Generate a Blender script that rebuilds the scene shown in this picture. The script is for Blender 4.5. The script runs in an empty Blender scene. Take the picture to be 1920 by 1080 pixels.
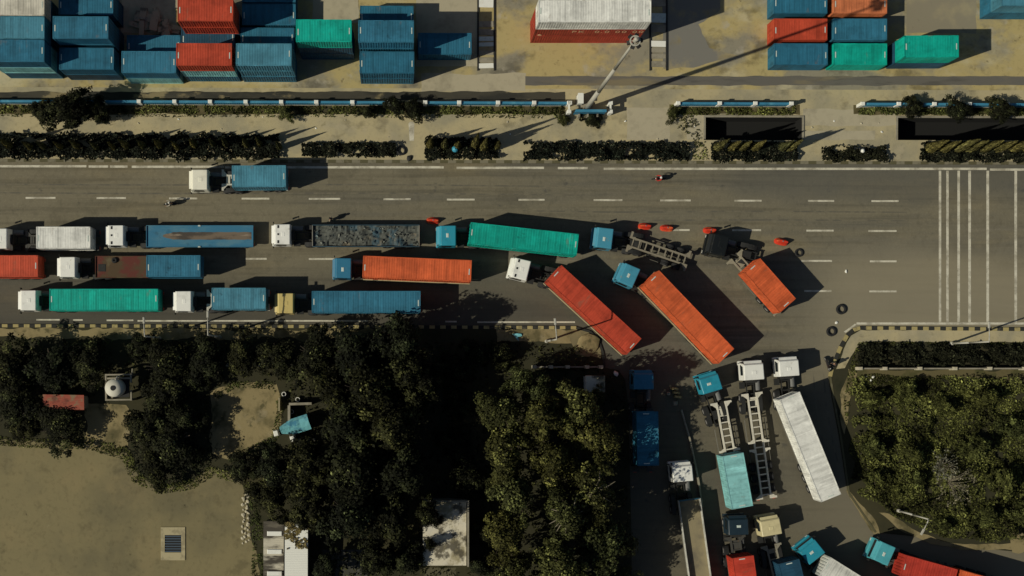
import bpy, bmesh, math, random
import numpy as np
from mathutils import Vector, Matrix, Quaternion, Euler, noise

R = math.radians
random.seed(7); rng = np.random.default_rng(7)
SC = bpy.context.scene
COL = SC.collection

# ------------------------------------------------------------------ camera, sky, sun, exposure
NX, NY, F, H = 750.0, 690.0, 2360.0, 145.0        # nadir pixel, focal length in px (1920 wide), camera height in m
ROLL = R(0.19)
cam = bpy.data.cameras.new('camera'); cam.sensor_width = 36.0; cam.lens = 36.0*F/1920
cam.shift_x = (960-NX)/1920; cam.shift_y = (NY-540)/1920
cam.clip_start = 1.0; cam.clip_end = 2000
co = bpy.data.objects.new('camera', cam); COL.objects.link(co)
co.location = (0, 0, H); co.rotation_euler = (0, 0, ROLL); SC.camera = co

SUN_EL, SUN_AZ = 39.0, 19.4                        # shadows run to the right and a little up the frame
W = bpy.data.worlds.new('World'); SC.world = W; W.use_nodes = True
nt = W.node_tree; bg = nt.nodes['Background']
sky = nt.nodes.new('ShaderNodeTexSky'); sky.sky_type = 'NISHITA'; sky.sun_disc = False
sky.sun_elevation = R(SUN_EL); sky.sun_rotation = R(270-SUN_AZ)
nt.links.new(sky.outputs[0], bg.inputs[0]); bg.inputs[1].default_value = 0.055
sun = bpy.data.lights.new('sun', 'SUN'); sun.energy = 5.0; sun.angle = R(0.5); sun.color = (1.0, 0.95, 0.80)
so = bpy.data.objects.new('sun', sun); COL.objects.link(so)
_d = Vector((math.cos(R(SUN_AZ))*math.cos(R(SUN_EL)), math.sin(R(SUN_AZ))*math.cos(R(SUN_EL)), -math.sin(R(SUN_EL))))
so.rotation_euler = _d.to_track_quat('-Z', 'Y').to_euler(); so.location = (-40, -20, 60)
SC.view_settings.view_transform = 'Standard'; SC.view_settings.look = 'None'
SC.view_settings.exposure = -0.66; SC.view_settings.gamma = 1.0

# ------------------------------------------------------------------ helpers
def P(px, py, z=0.0):
    """the place in the world that stands under a photo pixel, at height z"""
    k = (H-z)/F; dx = (px-NX)*k; dy = (NY-py)*k
    return Vector((dx*math.cos(ROLL)-dy*math.sin(ROLL), dx*math.sin(ROLL)+dy*math.cos(ROLL), z))
def ang(a):                                        # image angle (clockwise degrees) to world radians
    return -R(a)+ROLL

class MB:
    def __init__(s): s.v = []; s.f = []; s.mi = []; s.cur = 0
    def add(s, vs, fs):
        o = len(s.v); s.v += [tuple(v) for v in vs]; s.f += [tuple(i+o for i in f) for f in fs]; s.mi += [s.cur]*len(fs); return s
    def box(s, x0, x1, y0, y1, z0, z1, taper=0.0, mtx=None):
        t = taper
        vs = [(x0,y0,z0),(x1,y0,z0),(x1,y1,z0),(x0,y1,z0),(x0+t,y0+t,z1),(x1-t,y0+t,z1),(x1-t,y1-t,z1),(x0+t,y1-t,z1)]
        if mtx: vs = [mtx @ Vector(v) for v in vs]
        return s.add(vs, [(3,2,1,0),(4,5,6,7),(0,1,5,4),(1,2,6,5),(2,3,7,6),(3,0,4,7)])
    def hexa(s, b, t):                              # bottom 4, top 4 (ccw)
        return s.add(list(b)+list(t), [(3,2,1,0),(4,5,6,7),(0,1,5,4),(1,2,6,5),(2,3,7,6),(3,0,4,7)])
    def tube(s, p, q, r0, r1=None, n=10, cap=True):
        p = Vector(p); q = Vector(q); r1 = r0 if r1 is None else r1
        d = (q-p).normalized(); u = d.orthogonal().normalized(); w = d.cross(u); vs = []
        for c, r in ((p, r0), (q, r1)):
            for i in range(n):
                a = 2*math.pi*i/n; vs.append(c+u*math.cos(a)*r+w*math.sin(a)*r)
        fs = [(i, (i+1) % n, n+(i+1) % n, n+i) for i in range(n)]
        if cap: fs += [tuple(range(n-1, -1, -1)), tuple(range(n, 2*n))]
        return s.add(vs, fs)
    def path(s, pts, rs, n=8):
        for i in range(len(pts)-1): s.tube(pts[i], pts[i+1], rs[i], rs[i+1], n)
        return s
    def lathe(s, prof, n=24, c=(0,0,0), axis='z'):
        vs = []
        for r, z in prof:
            for i in range(n):
                a = 2*math.pi*i/n; x, y = r*math.cos(a), r*math.sin(a)
                vs.append((c[0]+x, c[1]+y, c[2]+z) if axis == 'z' else (c[0]+x, c[1]+z, c[2]+y))
        m = len(prof); fs = []
        for j in range(m-1):
            for i in range(n):
                q = (j*n+i, j*n+(i+1) % n, (j+1)*n+(i+1) % n, (j+1)*n+i)
                fs.append(q if axis == 'z' else q[::-1])
        return s.add(vs, fs)
    def mesh(s, name, smooth=False, bevel=0.0, seg=2):
        m = bpy.data.meshes.new(name); m.from_pydata(s.v, [], s.f)
        if any(s.mi): m.polygons.foreach_set('material_index', s.mi)
        if bevel:
            b = bmesh.new(); b.from_mesh(m)
            bmesh.ops.remove_doubles(b, verts=b.verts, dist=1e-5)
            bmesh.ops.bevel(b, geom=list(b.edges), offset=bevel, segments=seg, affect='EDGES', profile=0.6, clamp_overlap=True)
            b.to_mesh(m); b.free()
        if smooth: m.polygons.foreach_set('use_smooth', [True]*len(m.polygons))
        m.update(); return m

def link(name, me, mat=None, parent=None, loc=None, rot=None, scale=None, color=None):
    o = bpy.data.objects.new(name, me); COL.objects.link(o)
    if me is not None and mat is not None and not me.materials:
        for m in (mat if isinstance(mat, (list, tuple)) else [mat]): me.materials.append(m)
    if parent: o.parent = parent
    if loc is not None: o.location = loc
    if rot is not None: o.rotation_euler = (0, 0, rot) if isinstance(rot, (int, float)) else rot
    if scale is not None: o.scale = scale
    if color is not None: o.color = (*color, 1)
    return o
def tag(o, label, cat, group=None, kind=None):
    o['label'] = label; o['category'] = cat
    if group: o['group'] = group
    if kind: o['kind'] = kind
    return o
def thing(name, label, cat, loc=(0,0,0), rot=0.0, group=None):
    o = link(name, None, None, None, loc, rot); o.empty_display_size = 0.3
    return tag(o, label, cat, group)
def struct(o): o['kind'] = 'structure'; return o
CACHE = {}
def cached(key, fn):
    if key not in CACHE: CACHE[key] = fn()
    return CACHE[key]

# ------------------------------------------------------------------ materials
def mat(name, base, layers=(), rough=0.85, bump=0.0, bump_scale=8.0, objcolor=False, spec=0.3, tint=False, metallic=0.0):
    """layers: (colour, scale, (sx,sy,sz), lo, hi, strength); noise mixes each colour over the one below"""
    m = bpy.data.materials.new(name); m.use_nodes = True; t = m.node_tree; N = t.nodes; L = t.links
    b = N['Principled BSDF']; b.inputs['Roughness'].default_value = rough
    b.inputs['Specular IOR Level'].default_value = spec; b.inputs['Metallic'].default_value = metallic
    tc = N.new('ShaderNodeTexCoord'); info = N.new('ShaderNodeObjectInfo')
    if objcolor: cur = info.outputs['Color']
    else:
        rgb = N.new('ShaderNodeRGB'); rgb.outputs[0].default_value = (*base, 1); cur = rgb.outputs[0]
    mul = N.new('ShaderNodeMath'); mul.operation = 'MULTIPLY'; mul.inputs[1].default_value = 57.0
    L.new(info.outputs['Random'], mul.inputs[0])
    for (c, sc, st, lo, hi, k) in layers:
        mp = N.new('ShaderNodeMapping'); mp.inputs['Scale'].default_value = st; L.new(tc.outputs['Object'], mp.inputs[0])
        nz = N.new('ShaderNodeTexNoise'); nz.noise_dimensions = '4D'; nz.inputs['Scale'].default_value = sc
        nz.inputs['Detail'].default_value = 5.0; nz.inputs['Roughness'].default_value = 0.6
        L.new(mp.outputs[0], nz.inputs['Vector']); L.new(mul.outputs[0], nz.inputs['W'])
        mr = N.new('ShaderNodeMapRange'); mr.interpolation_type = 'SMOOTHSTEP'
        mr.inputs['From Min'].default_value = lo; mr.inputs['From Max'].default_value = hi; mr.inputs['To Max'].default_value = k
        L.new(nz.outputs['Fac'], mr.inputs['Value'])
        mx = N.new('ShaderNodeMix'); mx.data_type = 'RGBA'
        L.new(mr.outputs[0], mx.inputs['Factor']); L.new(cur, mx.inputs['A'])
        if isinstance(c, (int, float)):             # a number multiplies the colour below
            h = N.new('ShaderNodeMix'); h.data_type = 'RGBA'; h.blend_type = 'MULTIPLY'; h.inputs['Factor'].default_value = 1
            L.new(cur, h.inputs['A']); h.inputs['B'].default_value = (c, c, c, 1); L.new(h.outputs['Result'], mx.inputs['B'])
        else: mx.inputs['B'].default_value = (*c, 1)
        cur = mx.outputs['Result']
    if tint:
        at = N.new('ShaderNodeAttribute'); at.attribute_name = 'tint'
        h = N.new('ShaderNodeMix'); h.data_type = 'RGBA'; h.blend_type = 'MULTIPLY'; h.inputs['Factor'].default_value = 1
        L.new(cur, h.inputs['A']); L.new(at.outputs['Color'], h.inputs['B']); cur = h.outputs['Result']
        g = N.new('ShaderNodeMix'); g.data_type = 'RGBA'; g.inputs['A'].default_value = (.70,.80,.85,1); g.inputs['B'].default_value = (1.22,1.16,.95,1)   # each plant its own green
        L.new(info.outputs['Random'], g.inputs['Factor'])
        q = N.new('ShaderNodeMix'); q.data_type = 'RGBA'; q.blend_type = 'MULTIPLY'; q.inputs['Factor'].default_value = 1
        L.new(cur, q.inputs['A']); L.new(g.outputs['Result'], q.inputs['B']); cur = q.outputs['Result']
    L.new(cur, b.inputs['Base Color'])
    if bump:
        nz = N.new('ShaderNodeTexNoise'); nz.inputs['Scale'].default_value = bump_scale; nz.inputs['Detail'].default_value = 4
        L.new(tc.outputs['Object'], nz.inputs['Vector'])
        bp = N.new('ShaderNodeBump'); bp.inputs['Strength'].default_value = bump; bp.inputs['Distance'].default_value = 0.05
        L.new(nz.outputs['Fac'], bp.inputs['Height']); L.new(bp.outputs[0], b.inputs['Normal'])
    return m

I1 = (1, 1, 1)
M = {}
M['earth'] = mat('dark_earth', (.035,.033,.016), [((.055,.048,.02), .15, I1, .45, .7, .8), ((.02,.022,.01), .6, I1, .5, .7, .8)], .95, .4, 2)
M['dirt'] = mat('yard_dirt', (.222,.185,.092), [((.14,.122,.068), .10, I1, .42, .68, .8), ((.26,.205,.10), .22, I1, .5, .75, .7), (.6, .5, I1, .56, .70, .6), (.70, 2.2, I1, .5, .68, .5), ((.34,.29,.17), 1.5, I1, .68, .74, .6), (.35, 1.1, I1, .69, .74, .7)], .95, .2, 4)
M['rough_dirt'] = mat('rough_dirt', (.27,.215,.105), [((.08,.07,.03), .35, I1, .45, .65, .85), ((.30,.25,.15), .5, I1, .55, .72, .8), ((.05,.05,.02), 1.2, I1, .55, .68, .7)], .95, .4, 3)
M['yard'] = mat('yard_concrete', (.43,.345,.150), [((.235,.22,.17), .13, (1,1.3,1), .45, .58, .85), ((.50,.44,.27), .16, (.7,1.2,1), .53, .66, .8),
            (.42, .24, (1,1.4,1), .53, .66, .75), ((.42,.38,.29), .6, I1, .58, .72, .6), (.55, .8, I1, .58, .7, .6), (.7, 2.5, I1, .5, .7, .5), (.3, 1.4, I1, .66, .72, .6)], .9, .1, 5)
M['yard_pale'] = mat('pale_concrete', (.42,.37,.25), [((.25,.22,.15), .3, I1, .5, .68, .7), (.75, 1.5, I1, .5, .7, .5)], .9)
M['yard_lane'] = mat('yard_asphalt', (.13,.12,.10), [((.22,.18,.10), .35, (.3,1.6,1), .5, .65, .8), (.6, .5, (.4,2,1), .5, .66, .7)], .9)
M['pave'] = mat('verge_paving', (.45,.38,.215), [((.30,.27,.18), .18, I1, .42, .62, .85), ((.42,.36,.23), .3, I1, .55, .7, .7), (.5, .55, (.7,1,1), .56, .70, .7), ((.16,.14,.06), .8, I1, .64, .74, .7), (.75, 3, I1, .5, .7, .5)], .92, .1, 6)
M['kerb_a'] = mat('kerb_yellow', (.38,.31,.13), [((.15,.13,.07), 1.5, I1, .5, .68, .8)], .85)
M['kerb_b'] = mat('kerb_black', (.03,.03,.025), [((.10,.09,.06), 1.5, I1, .55, .7, .7)], .85)
M['kerb_c'] = mat('kerb_grey', (.20,.18,.12), [((.11,.10,.06), 1.5, I1, .5, .68, .8)], .85)
M['kerb_d'] = mat('kerb_olive', (.10,.09,.045), [((.17,.15,.09), 1.5, I1, .55, .7, .7)], .85)
M['paint'] = mat('road_paint', (.62,.58,.45), [((.28,.25,.18), .9, (1,1,1), .42, .66, .8), (.7, 5, I1, .5, .65, .6)], .7)
M['black'] = mat('canal_lining', (.012,.012,.011), [], .9)
M['concrete'] = mat('concrete', (.30,.27,.20), [((.18,.16,.11), .8, I1, .45, .65, .7), (.7, 3, I1, .5, .7, .6)], .9)
M['white'] = mat('white_paint', (.80,.79,.70), [((.55,.50,.38), .9, I1, .55, .75, .5), (.85, 3, I1, .5, .7, .5)], .5)
M['cont'] = mat('container_paint', (1,1,1), [(.62, .30, (.8,1.4,1), .46, .62, .6), (1.55, .34, (1.4,.8,1), .50, .68, .5), (.60, .75, (3.0,.30,.6), .46, .66, .6), (1.5, 1.1, (3.4,.22,.6), .55, .70, .45),
            ((.20,.13,.08), .7, (1.6,.6,1), .60, .74, .50), (.38, .55, I1, .635, .70, .75), (.8, 3.0, I1, .45, .65, .5)], .6, spec=.2, objcolor=True)
M['cab'] = mat('cab_paint', (1,1,1), [(.70, 1.1, I1, .48, .7, .6), ((.25,.21,.14), 1.6, I1, .60, .74, .5)], .4, objcolor=True, spec=.4)
M['steel'] = mat('frame_steel', (1,1,1), [(.6, 1.2, I1, .5, .7, .6), ((.14,.09,.05), 1.6, I1, .6, .72, .5)], .65, objcolor=True)
M['dark'] = mat('chassis_black', (.022,.022,.020), [((.06,.055,.045), 2.0, I1, .55, .72, .6)], .7)
M['rubber'] = mat('tyre_rubber', (.02,.02,.02), [], .85)
M['rim'] = mat('rim_steel', (.22,.21,.19), [], .5)
M['glass'] = mat('cab_glass', (.015,.02,.022), [], .12, spec=.5)
M['lamp'] = mat('lamp_lens', (.7,.68,.6), [], .25)
M['red_plastic'] = mat('red_plastic', (.62,.045,.02), [((.72,.16,.05), 1.4, I1, .5, .62, .7)], .5)
M['galv'] = mat('galvanised_steel', (.42,.40,.33), [(.7, 1.0, I1, .5, .7, .5)], .5)
M['blue_fence'] = mat('fence_blue', (.045,.21,.33), [((.12,.36,.45), .7, I1, .5, .7, .7), (.5, 1.2, I1, .55, .7, .6)], .6)
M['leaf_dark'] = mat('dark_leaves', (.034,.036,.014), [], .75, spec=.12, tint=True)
M['leaf_olive'] = mat('olive_leaves', (.080,.081,.026), [], .75, spec=.12, tint=True)
M['leaf_hedge'] = mat('hedge_leaves', (.020,.022,.013), [], .8, spec=.1, tint=True)
M['leaf_col'] = mat('column_leaves', (.115,.102,.036), [], .75, spec=.12, tint=True)
M['scrub'] = mat('scrub_leaves', (.084,.090,.028), [], .8, spec=.1, tint=True)
M['dead'] = mat('dry_leaves', (.24,.21,.14), [], .85, tint=True)
M['bark'] = mat('bark', (.09,.07,.05), [(.5, 3, (1,1,.3), .5, .65, .7)], .95)
M['branch'] = mat('pale_branch', (.22,.19,.13), [(.6, 3, I1, .5, .65, .7)], .9)
M['rust_roof'] = mat('rusty_sheet', (.30,.075,.045), [((.20,.16,.09), .7, I1, .5, .6, .85), ((.10,.03,.02), 1.0, I1, .5, .65, .7)], .8)
M['old_roof'] = mat('weathered_sheet', (.07,.06,.045), [((.16,.14,.10), .9, (.4,1.5,1), .5, .66, .8), ((.6,.55,.42), .5, (.25,1.0,1), .58, .66, .9)], .85)
M['white_roof'] = mat('white_sheet', (.78,.77,.68), [((.34,.27,.10), .45, (1,.6,1), .62, .68, .8)], .5)
M['slab_roof'] = mat('roof_slab', (.66,.60,.45), [((.30,.25,.13), .5, I1, .48, .62, .8), ((.60,.56,.46), .7, I1, .52, .66, .8), ((.07,.06,.04), .42, I1, .52, .60, .9), ((.22,.19,.11), 1.6, I1, .55, .68, .6)], .9)
M['tarp'] = mat('blue_tarpaulin', (.17,.46,.50), [((.04,.18,.30), 1.2, I1, .52, .64, .8), ((.45,.55,.48), 1.0, I1, .6, .7, .7)], .6)
M['scrap'] = mat('scrap_load', (.10,.11,.11), [((.03,.09,.15), .6, I1, .5, .62, .8), ((.22,.19,.15), .9, I1, .55, .66, .8)], .8, tint=True)
M['bed_blue'] = mat('flatbed_blue', (.035,.16,.26), [((.10,.22,.27), .6, (.4,1,1), .5, .68, .7), (.5, .8, I1, .58, .7, .6)], .7)
M['bed_rust'] = mat('flatbed_rust', (.085,.055,.028), [((.12,.03,.022), .5, I1, .46, .58, .9), ((.13,.105,.055), .7, I1, .55, .68, .8)], .85)
M['bed_sand'] = mat('trailer_floor', (.27,.225,.13), [((.15,.13,.09), .4, I1, .45, .65, .8)], .9)
M['stripe_wear'] = mat('worn_deck', (.17,.13,.09), [((.06,.05,.04), .5, (.5,1.5,1), .46, .58, .9), ((.30,.24,.17), .9, (.4,2,1), .56, .66, .8)], .85)
M['skin'] = mat('skin', (.30,.17,.10), [], .6)
M['cloth'] = mat('cloth', (1,1,1), [(.7, 6, I1, .5, .7, .5)], .85, objcolor=True)
M['stone'] = mat('pale_stone', (.50,.45,.32), [((.2,.17,.11), 2.5, I1, .5, .65, .7)], .9)
M['green_mark'] = mat('reflector', (.55,.62,.55), [(.6, 4, I1, .5, .65, .5)], .5)
M['brown_lid'] = mat('brown_hatch', (.16,.12,.06), [], .8)
M['ink'] = mat('lettering', (.72,.42,.24), [(.6, 6, I1, .5, .65, .5)], .7)

def road_mat():
    m = mat('asphalt', (.178,.156,.102), [((.125,.115,.086), .09, (.16,1.9,1), .44, .60, .85), ((.215,.18,.105), .14, (.30,1.3,1), .53, .68, .8),
             (.66, .5, (.08,2.4,1), .48, .64, .7), (.74, .16, (1.2,1.2,1), .52, .66, .6), ((.24,.21,.15), .22, (.1,1.6,1), .60, .72, .6), ((.055,.055,.05), .5, (.8,1,1), .63, .72, .75), (.74, 1.6, (1,.8,1), .5, .66, .55), (1.25, 5, I1, .5, .62, .5), ((.05,.048,.04), 1.3, I1, .68, .73, .7)], .88, .08, 12)
    t = m.node_tree; N = t.nodes; L = t.links; b = N['Principled BSDF']; src = b.inputs['Base Color'].links[0].from_socket
    # darker lanes where the lorries queue, darker new surfacing in the upper right lanes
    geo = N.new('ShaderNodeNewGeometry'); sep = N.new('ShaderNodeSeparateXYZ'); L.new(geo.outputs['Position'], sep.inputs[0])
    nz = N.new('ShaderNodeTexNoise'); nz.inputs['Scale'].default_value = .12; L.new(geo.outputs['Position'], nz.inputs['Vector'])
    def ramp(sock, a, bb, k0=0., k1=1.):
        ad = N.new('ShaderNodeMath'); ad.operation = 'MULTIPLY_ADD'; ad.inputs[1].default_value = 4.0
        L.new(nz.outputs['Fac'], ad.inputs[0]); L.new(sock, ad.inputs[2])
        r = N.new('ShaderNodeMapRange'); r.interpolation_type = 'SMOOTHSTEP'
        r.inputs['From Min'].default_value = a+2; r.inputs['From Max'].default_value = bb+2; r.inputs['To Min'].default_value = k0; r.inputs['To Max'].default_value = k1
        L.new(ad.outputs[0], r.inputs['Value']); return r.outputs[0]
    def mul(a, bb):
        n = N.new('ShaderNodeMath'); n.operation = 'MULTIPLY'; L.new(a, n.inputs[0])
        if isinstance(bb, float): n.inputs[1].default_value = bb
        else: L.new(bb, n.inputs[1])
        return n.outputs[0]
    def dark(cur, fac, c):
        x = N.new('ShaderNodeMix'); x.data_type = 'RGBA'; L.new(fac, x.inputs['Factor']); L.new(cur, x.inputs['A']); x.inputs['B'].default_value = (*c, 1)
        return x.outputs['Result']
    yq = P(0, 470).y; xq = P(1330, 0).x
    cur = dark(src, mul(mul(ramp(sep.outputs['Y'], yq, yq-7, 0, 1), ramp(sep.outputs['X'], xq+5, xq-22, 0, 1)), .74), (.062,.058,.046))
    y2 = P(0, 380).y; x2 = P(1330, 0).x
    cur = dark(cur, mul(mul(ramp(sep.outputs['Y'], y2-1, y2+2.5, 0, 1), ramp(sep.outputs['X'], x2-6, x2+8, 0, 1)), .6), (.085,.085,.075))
    y3 = P(0, 470).y; x3 = P(1480, 0).x
    cur = dark(cur, mul(mul(ramp(sep.outputs['Y'], y3+3, y3-3, 0, 1), ramp(sep.outputs['X'], x3-2, x3+8, 0, 1)), .75), (.27,.235,.155))
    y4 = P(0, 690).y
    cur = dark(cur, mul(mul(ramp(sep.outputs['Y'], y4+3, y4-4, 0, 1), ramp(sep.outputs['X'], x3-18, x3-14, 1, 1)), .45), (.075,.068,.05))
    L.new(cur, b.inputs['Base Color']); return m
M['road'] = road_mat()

# ------------------------------------------------------------------ ground, roads, paving
CANALS = [(1322, 1503, 221, 263), (1682, 2150, 223, 263)]
BIG = 900.0
def rect_of(c):
    a = P(c[0], c[3]); b = P(c[1], c[2]); return a.x, b.x, a.y, b.y
def grid_sheet(name, x0, x1, y0, y1, z, mtl, holes):
    xs = sorted({x0, x1, *[v for h in holes for v in h[:2] if x0 < v < x1]}); ys = sorted({y0, y1, *[v for h in holes for v in h[2:] if y0 < v < y1]})
    m = MB(); idx = {}
    def vi(i, j):
        if (i, j) not in idx: idx[(i, j)] = len(m.v); m.v.append((xs[i], ys[j], z))
        return idx[(i, j)]
    for i in range(len(xs)-1):
        for j in range(len(ys)-1):
            cx, cy = (xs[i]+xs[i+1])/2, (ys[j]+ys[j+1])/2
            if any(h[0] < cx < h[1] and h[2] < cy < h[3] for h in holes): continue
            m.f.append((vi(i, j), vi(i+1, j), vi(i+1, j+1), vi(i, j+1))); m.mi.append(0)
    return struct(link(name, m.mesh(name), mtl))
holes = [rect_of(c) for c in CANALS]
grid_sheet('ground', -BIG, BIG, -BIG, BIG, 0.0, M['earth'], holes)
Y_top = P(750, 304).y; Y_yard = P(750, 166).y
KZ = 0.13
def poly(name, pts, z, mtl, jitter=0.0, step=0.6, skirt=0.0):
    w = [P(*p, z) for p in pts]
    if jitter:
        q = []
        for i in range(len(w)):
            a, b = w[i], w[(i+1) % len(w)]; n = max(1, int((b-a).length/step)); d = (b-a); nn = Vector((-d.y, d.x, 0)).normalized() if d.length else Vector()
            for k in range(n):
                p = a+d*(k/n); q.append(p+nn*(noise.noise(p*0.45)*1.2+noise.noise(p*1.7)*.5)*jitter)
        w = q
    bm = bmesh.new(); vs = [bm.verts.new(p) for p in w]; f = bm.faces.new(vs)
    f.normal_update()
    if f.normal.z < 0: f.normal_flip()
    bmesh.ops.triangulate(bm, faces=[f])
    if skirt:
        lo = [bm.verts.new((p.x, p.y, p.z-skirt)) for p in w]
        for i in range(len(w)): bm.faces.new((vs[i], vs[(i+1) % len(w)], lo[(i+1) % len(w)], lo[i]))
    me = bpy.data.meshes.new(name); bm.to_mesh(me); bm.free()
    return struct(link(name, me, mtl))
# the dual carriageway and the side road
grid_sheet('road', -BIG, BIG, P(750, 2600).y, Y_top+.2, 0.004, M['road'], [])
# the upper verge and the container yard, raised above the road
grid_sheet('pavement', -BIG, BIG, Y_top, Y_yard, KZ, M['pave'], holes)
grid_sheet('yard_ground', -BIG, BIG, Y_yard, BIG*.9, KZ, M['yard'], [])
for c in CANALS:
    x0, x1, y0, y1 = rect_of(c)
    m = MB(); D = -2.4; ov = .02
    m.add([(x0,y0,D),(x1,y0,D),(x1,y1,D),(x0,y1,D)], [(0,1,2,3)])
    m.add([(x0,y0,KZ),(x1,y0,KZ),(x1,y1,KZ),(x0,y1,KZ),(x0,y0,D),(x1,y0,D),(x1,y1,D),(x0,y1,D)], [(0,1,5,4),(1,2,6,5),(2,3,7,6),(3,0,4,7)])
    struct(link('canal', m.mesh('canal'), M['black']))
    k = MB(); w = .22; e = .12
    k.box(x0-w, x1+w, y1, y1+w, KZ-.02, KZ+e); k.box(x0-w, x0, y0, y1, KZ-.02, KZ+e); k.box(x1, x1+w, y0, y1, KZ-.02, KZ+e)
    struct(link('canal_kerb', k.mesh('canal_kerb'), M['concrete']))
# asphalt lane and pale slabs in the yard
def sheet(name, x0, x1, y0, y1, z, mtl, jit=.0):
    return poly(name, [(x0, y0), (x1, y0), (x1, y1), (x0, y1)], z, mtl, jit)
sheet('yard_lane', 985, 2600, 143, 160, KZ+.012, M['yard_lane'], .10)
sheet('yard_patch', 790, 985, 137, 172, KZ+.004, M['yard_pale'], .25)
sheet('yard_patch', 585, 672, -40, 42, KZ+.024, M['yard_pale'], .15)
sheet('yard_patch', 226, 345, -60, 62, KZ+.028, M['yard_pale'], .2)
sheet('yard_patch', 780, 897, -60, 125, KZ+.020, M['yard_pale'], .1)
poly('yard_patch', [(1240,-60),(1350,-60),(1352,20),(1310,45),(1330,90),(1385,104),(1300,125),(1245,130)], KZ+.008, mat('grey_slab', (.19,.18,.15), [((.33,.27,.14), .3, I1, .5, .64, .9), (.6, .6, I1, .55, .7, .6)], .9), .2)
sheet('yard_patch', 1700, 1830, -60, 62, KZ+.004, mat('grey_tan_slab', (.25,.22,.15), [((.34,.29,.17), .25, I1, .5, .66, .8), (.6, .7, I1, .6, .72, .6)], .9), .2)
sheet('yard_shade_strip', -400, 1060, 172, 187, KZ+.016, mat('painted_shade', (.06,.055,.04), [((.03,.03,.025), .3, (.5,1.5,1), .45, .6, .9), ((.26,.21,.11), .5, (.6,1,1), .56, .66, .85)], .95), .16)  # dark sheet paints the shadow band behind the fence into the colour
# planted strip under the fences
for a, b in ((-300, 1060), (1180, 1500), (1600, 2300)):
    if a == 1180: a = 1255
    sheet('planting_strip', a, b, 196, 214, KZ+.006, mat('strip_soil', (.085,.07,.03), [((.16,.13,.06), .5, I1, .5, .66, .8), ((.03,.032,.016), .8, I1, .5, .62, .85)], .95, .3, 4), .2)
for x0, x1, y0, y1 in ((1175, 1256, 202, 262), (1288, 1320, 216, 262)):
    sheet('pavement_slab', x0, x1, y0, y1, KZ+.005, M['yard_pale'], .12)
sheet('pavement_slab', 1506, 1640, 245, 262, KZ+.005, M['yard_pale'], .1)
sheet('pavement_slab', 1506, 1680, 205, 236, KZ+.005, M['yard_pale'], .15)
poly('pavement_marking', [(766,232),(769,228),(774,228),(777,232),(776,264),(768,264)], KZ+.008, M['paint'])
# land below the road
LEFT = [(-9000,612),(1082,614),(1108,621),(1124,638),(1132,662),(1135,690),(1160,694),(1172,712),(1178,760),(1184,1000),(1190,2500),(-9000,2500)]
RIGHT = [(9000,612),(1606,614),(1588,624),(1574,652),(1560,688),(1554,706),(1560,745),(1574,820),(1590,925),(1640,998),(1715,1006),(1800,1024),(1920,1036),(9000,1040)]
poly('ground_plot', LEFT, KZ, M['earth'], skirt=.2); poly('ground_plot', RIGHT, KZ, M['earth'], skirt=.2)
poly('dirt_yard', [(-400,815),(40,828),(170,830),(235,850),(260,895),(300,915),(360,905),(392,880),(420,880),(450,895),(460,930),(472,1000),(490,1080),(500,1500),(-400,1500)], KZ+.006, M['dirt'], .35)
poly('dirt_path', [(160,758),(190,755),(235,760),(250,790),(240,835),(200,850),(150,845),(165,800)], KZ+.010, M['rough_dirt'], .4)
poly('dirt_patch', [(395,740),(440,715),(520,720),(528,760),(526,800),(515,822),(470,845),(430,862),(395,850),(400,800)], KZ+.010, M['rough_dirt'], .45)
sheet('verge_strip', -300, 480, 616, 634, KZ+.004, M['rough_dirt'], .45); sheet('verge_strip', 480, 700, 617, 636, KZ+.008, M['rough_dirt'], .45)
sheet('verge_strip', 930, 1082, 617, 642, KZ+.004, M['rough_dirt'], .35)
poly('sand_heap_base', [(1068,630),(1090,618),(1112,628),(1126,650),(1127,672),(1100,668),(1075,650)], KZ+.008, M['dirt'], .3)
poly('verge_strip', [(1614,619),(2300,619),(2300,642),(1622,640),(1606,650),(1584,690),(1568,692),(1582,655),(1596,630)], KZ+.004, M['pave'], .12)
sheet('verge_strip', 1600, 2300, 694, 708, KZ+.004, mat('dry_grass', (.12,.10,.045), [((.06,.06,.02), .5, I1, .5, .62, .8)], .95), .35)
poly('verge_strip', [(1592,690),(1608,700),(1592,760),(1583,815),(1578,800),(1576,740)], KZ+.006, M['rough_dirt'], .2)
poly('verge_strip', [(1586,918),(1594,922),(1640,975),(1650,1002),(1640,1002),(1592,934)], KZ+.006, M['rough_dirt'], .2)
poly('footpath', [(1648,960),(1668,962),(1710,990),(1760,1012),(1810,1022),(1925,1018),(1925,1030),(1800,1030),(1745,1020),(1690,996)], KZ+.008, M['rough_dirt'], .2)
poly('footpath', [(1890,1000),(1960,1000),(1960,1040),(1900,1035)], KZ+.010, M['rough_dirt'], .4)
sheet('concrete_floor', 603, 690, 1030, 1120, KZ+.006, mat('dim_floor', (.09,.085,.07), [((.05,.05,.035), .6, I1, .48, .62, .8)], .9), .1)
sheet('concrete_floor', 795, 856, 1064, 1120, KZ+.006, mat('mossy_floor', (.10,.09,.05), [(.6, .9, I1, .5, .65, .7)], .9), .1)

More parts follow.
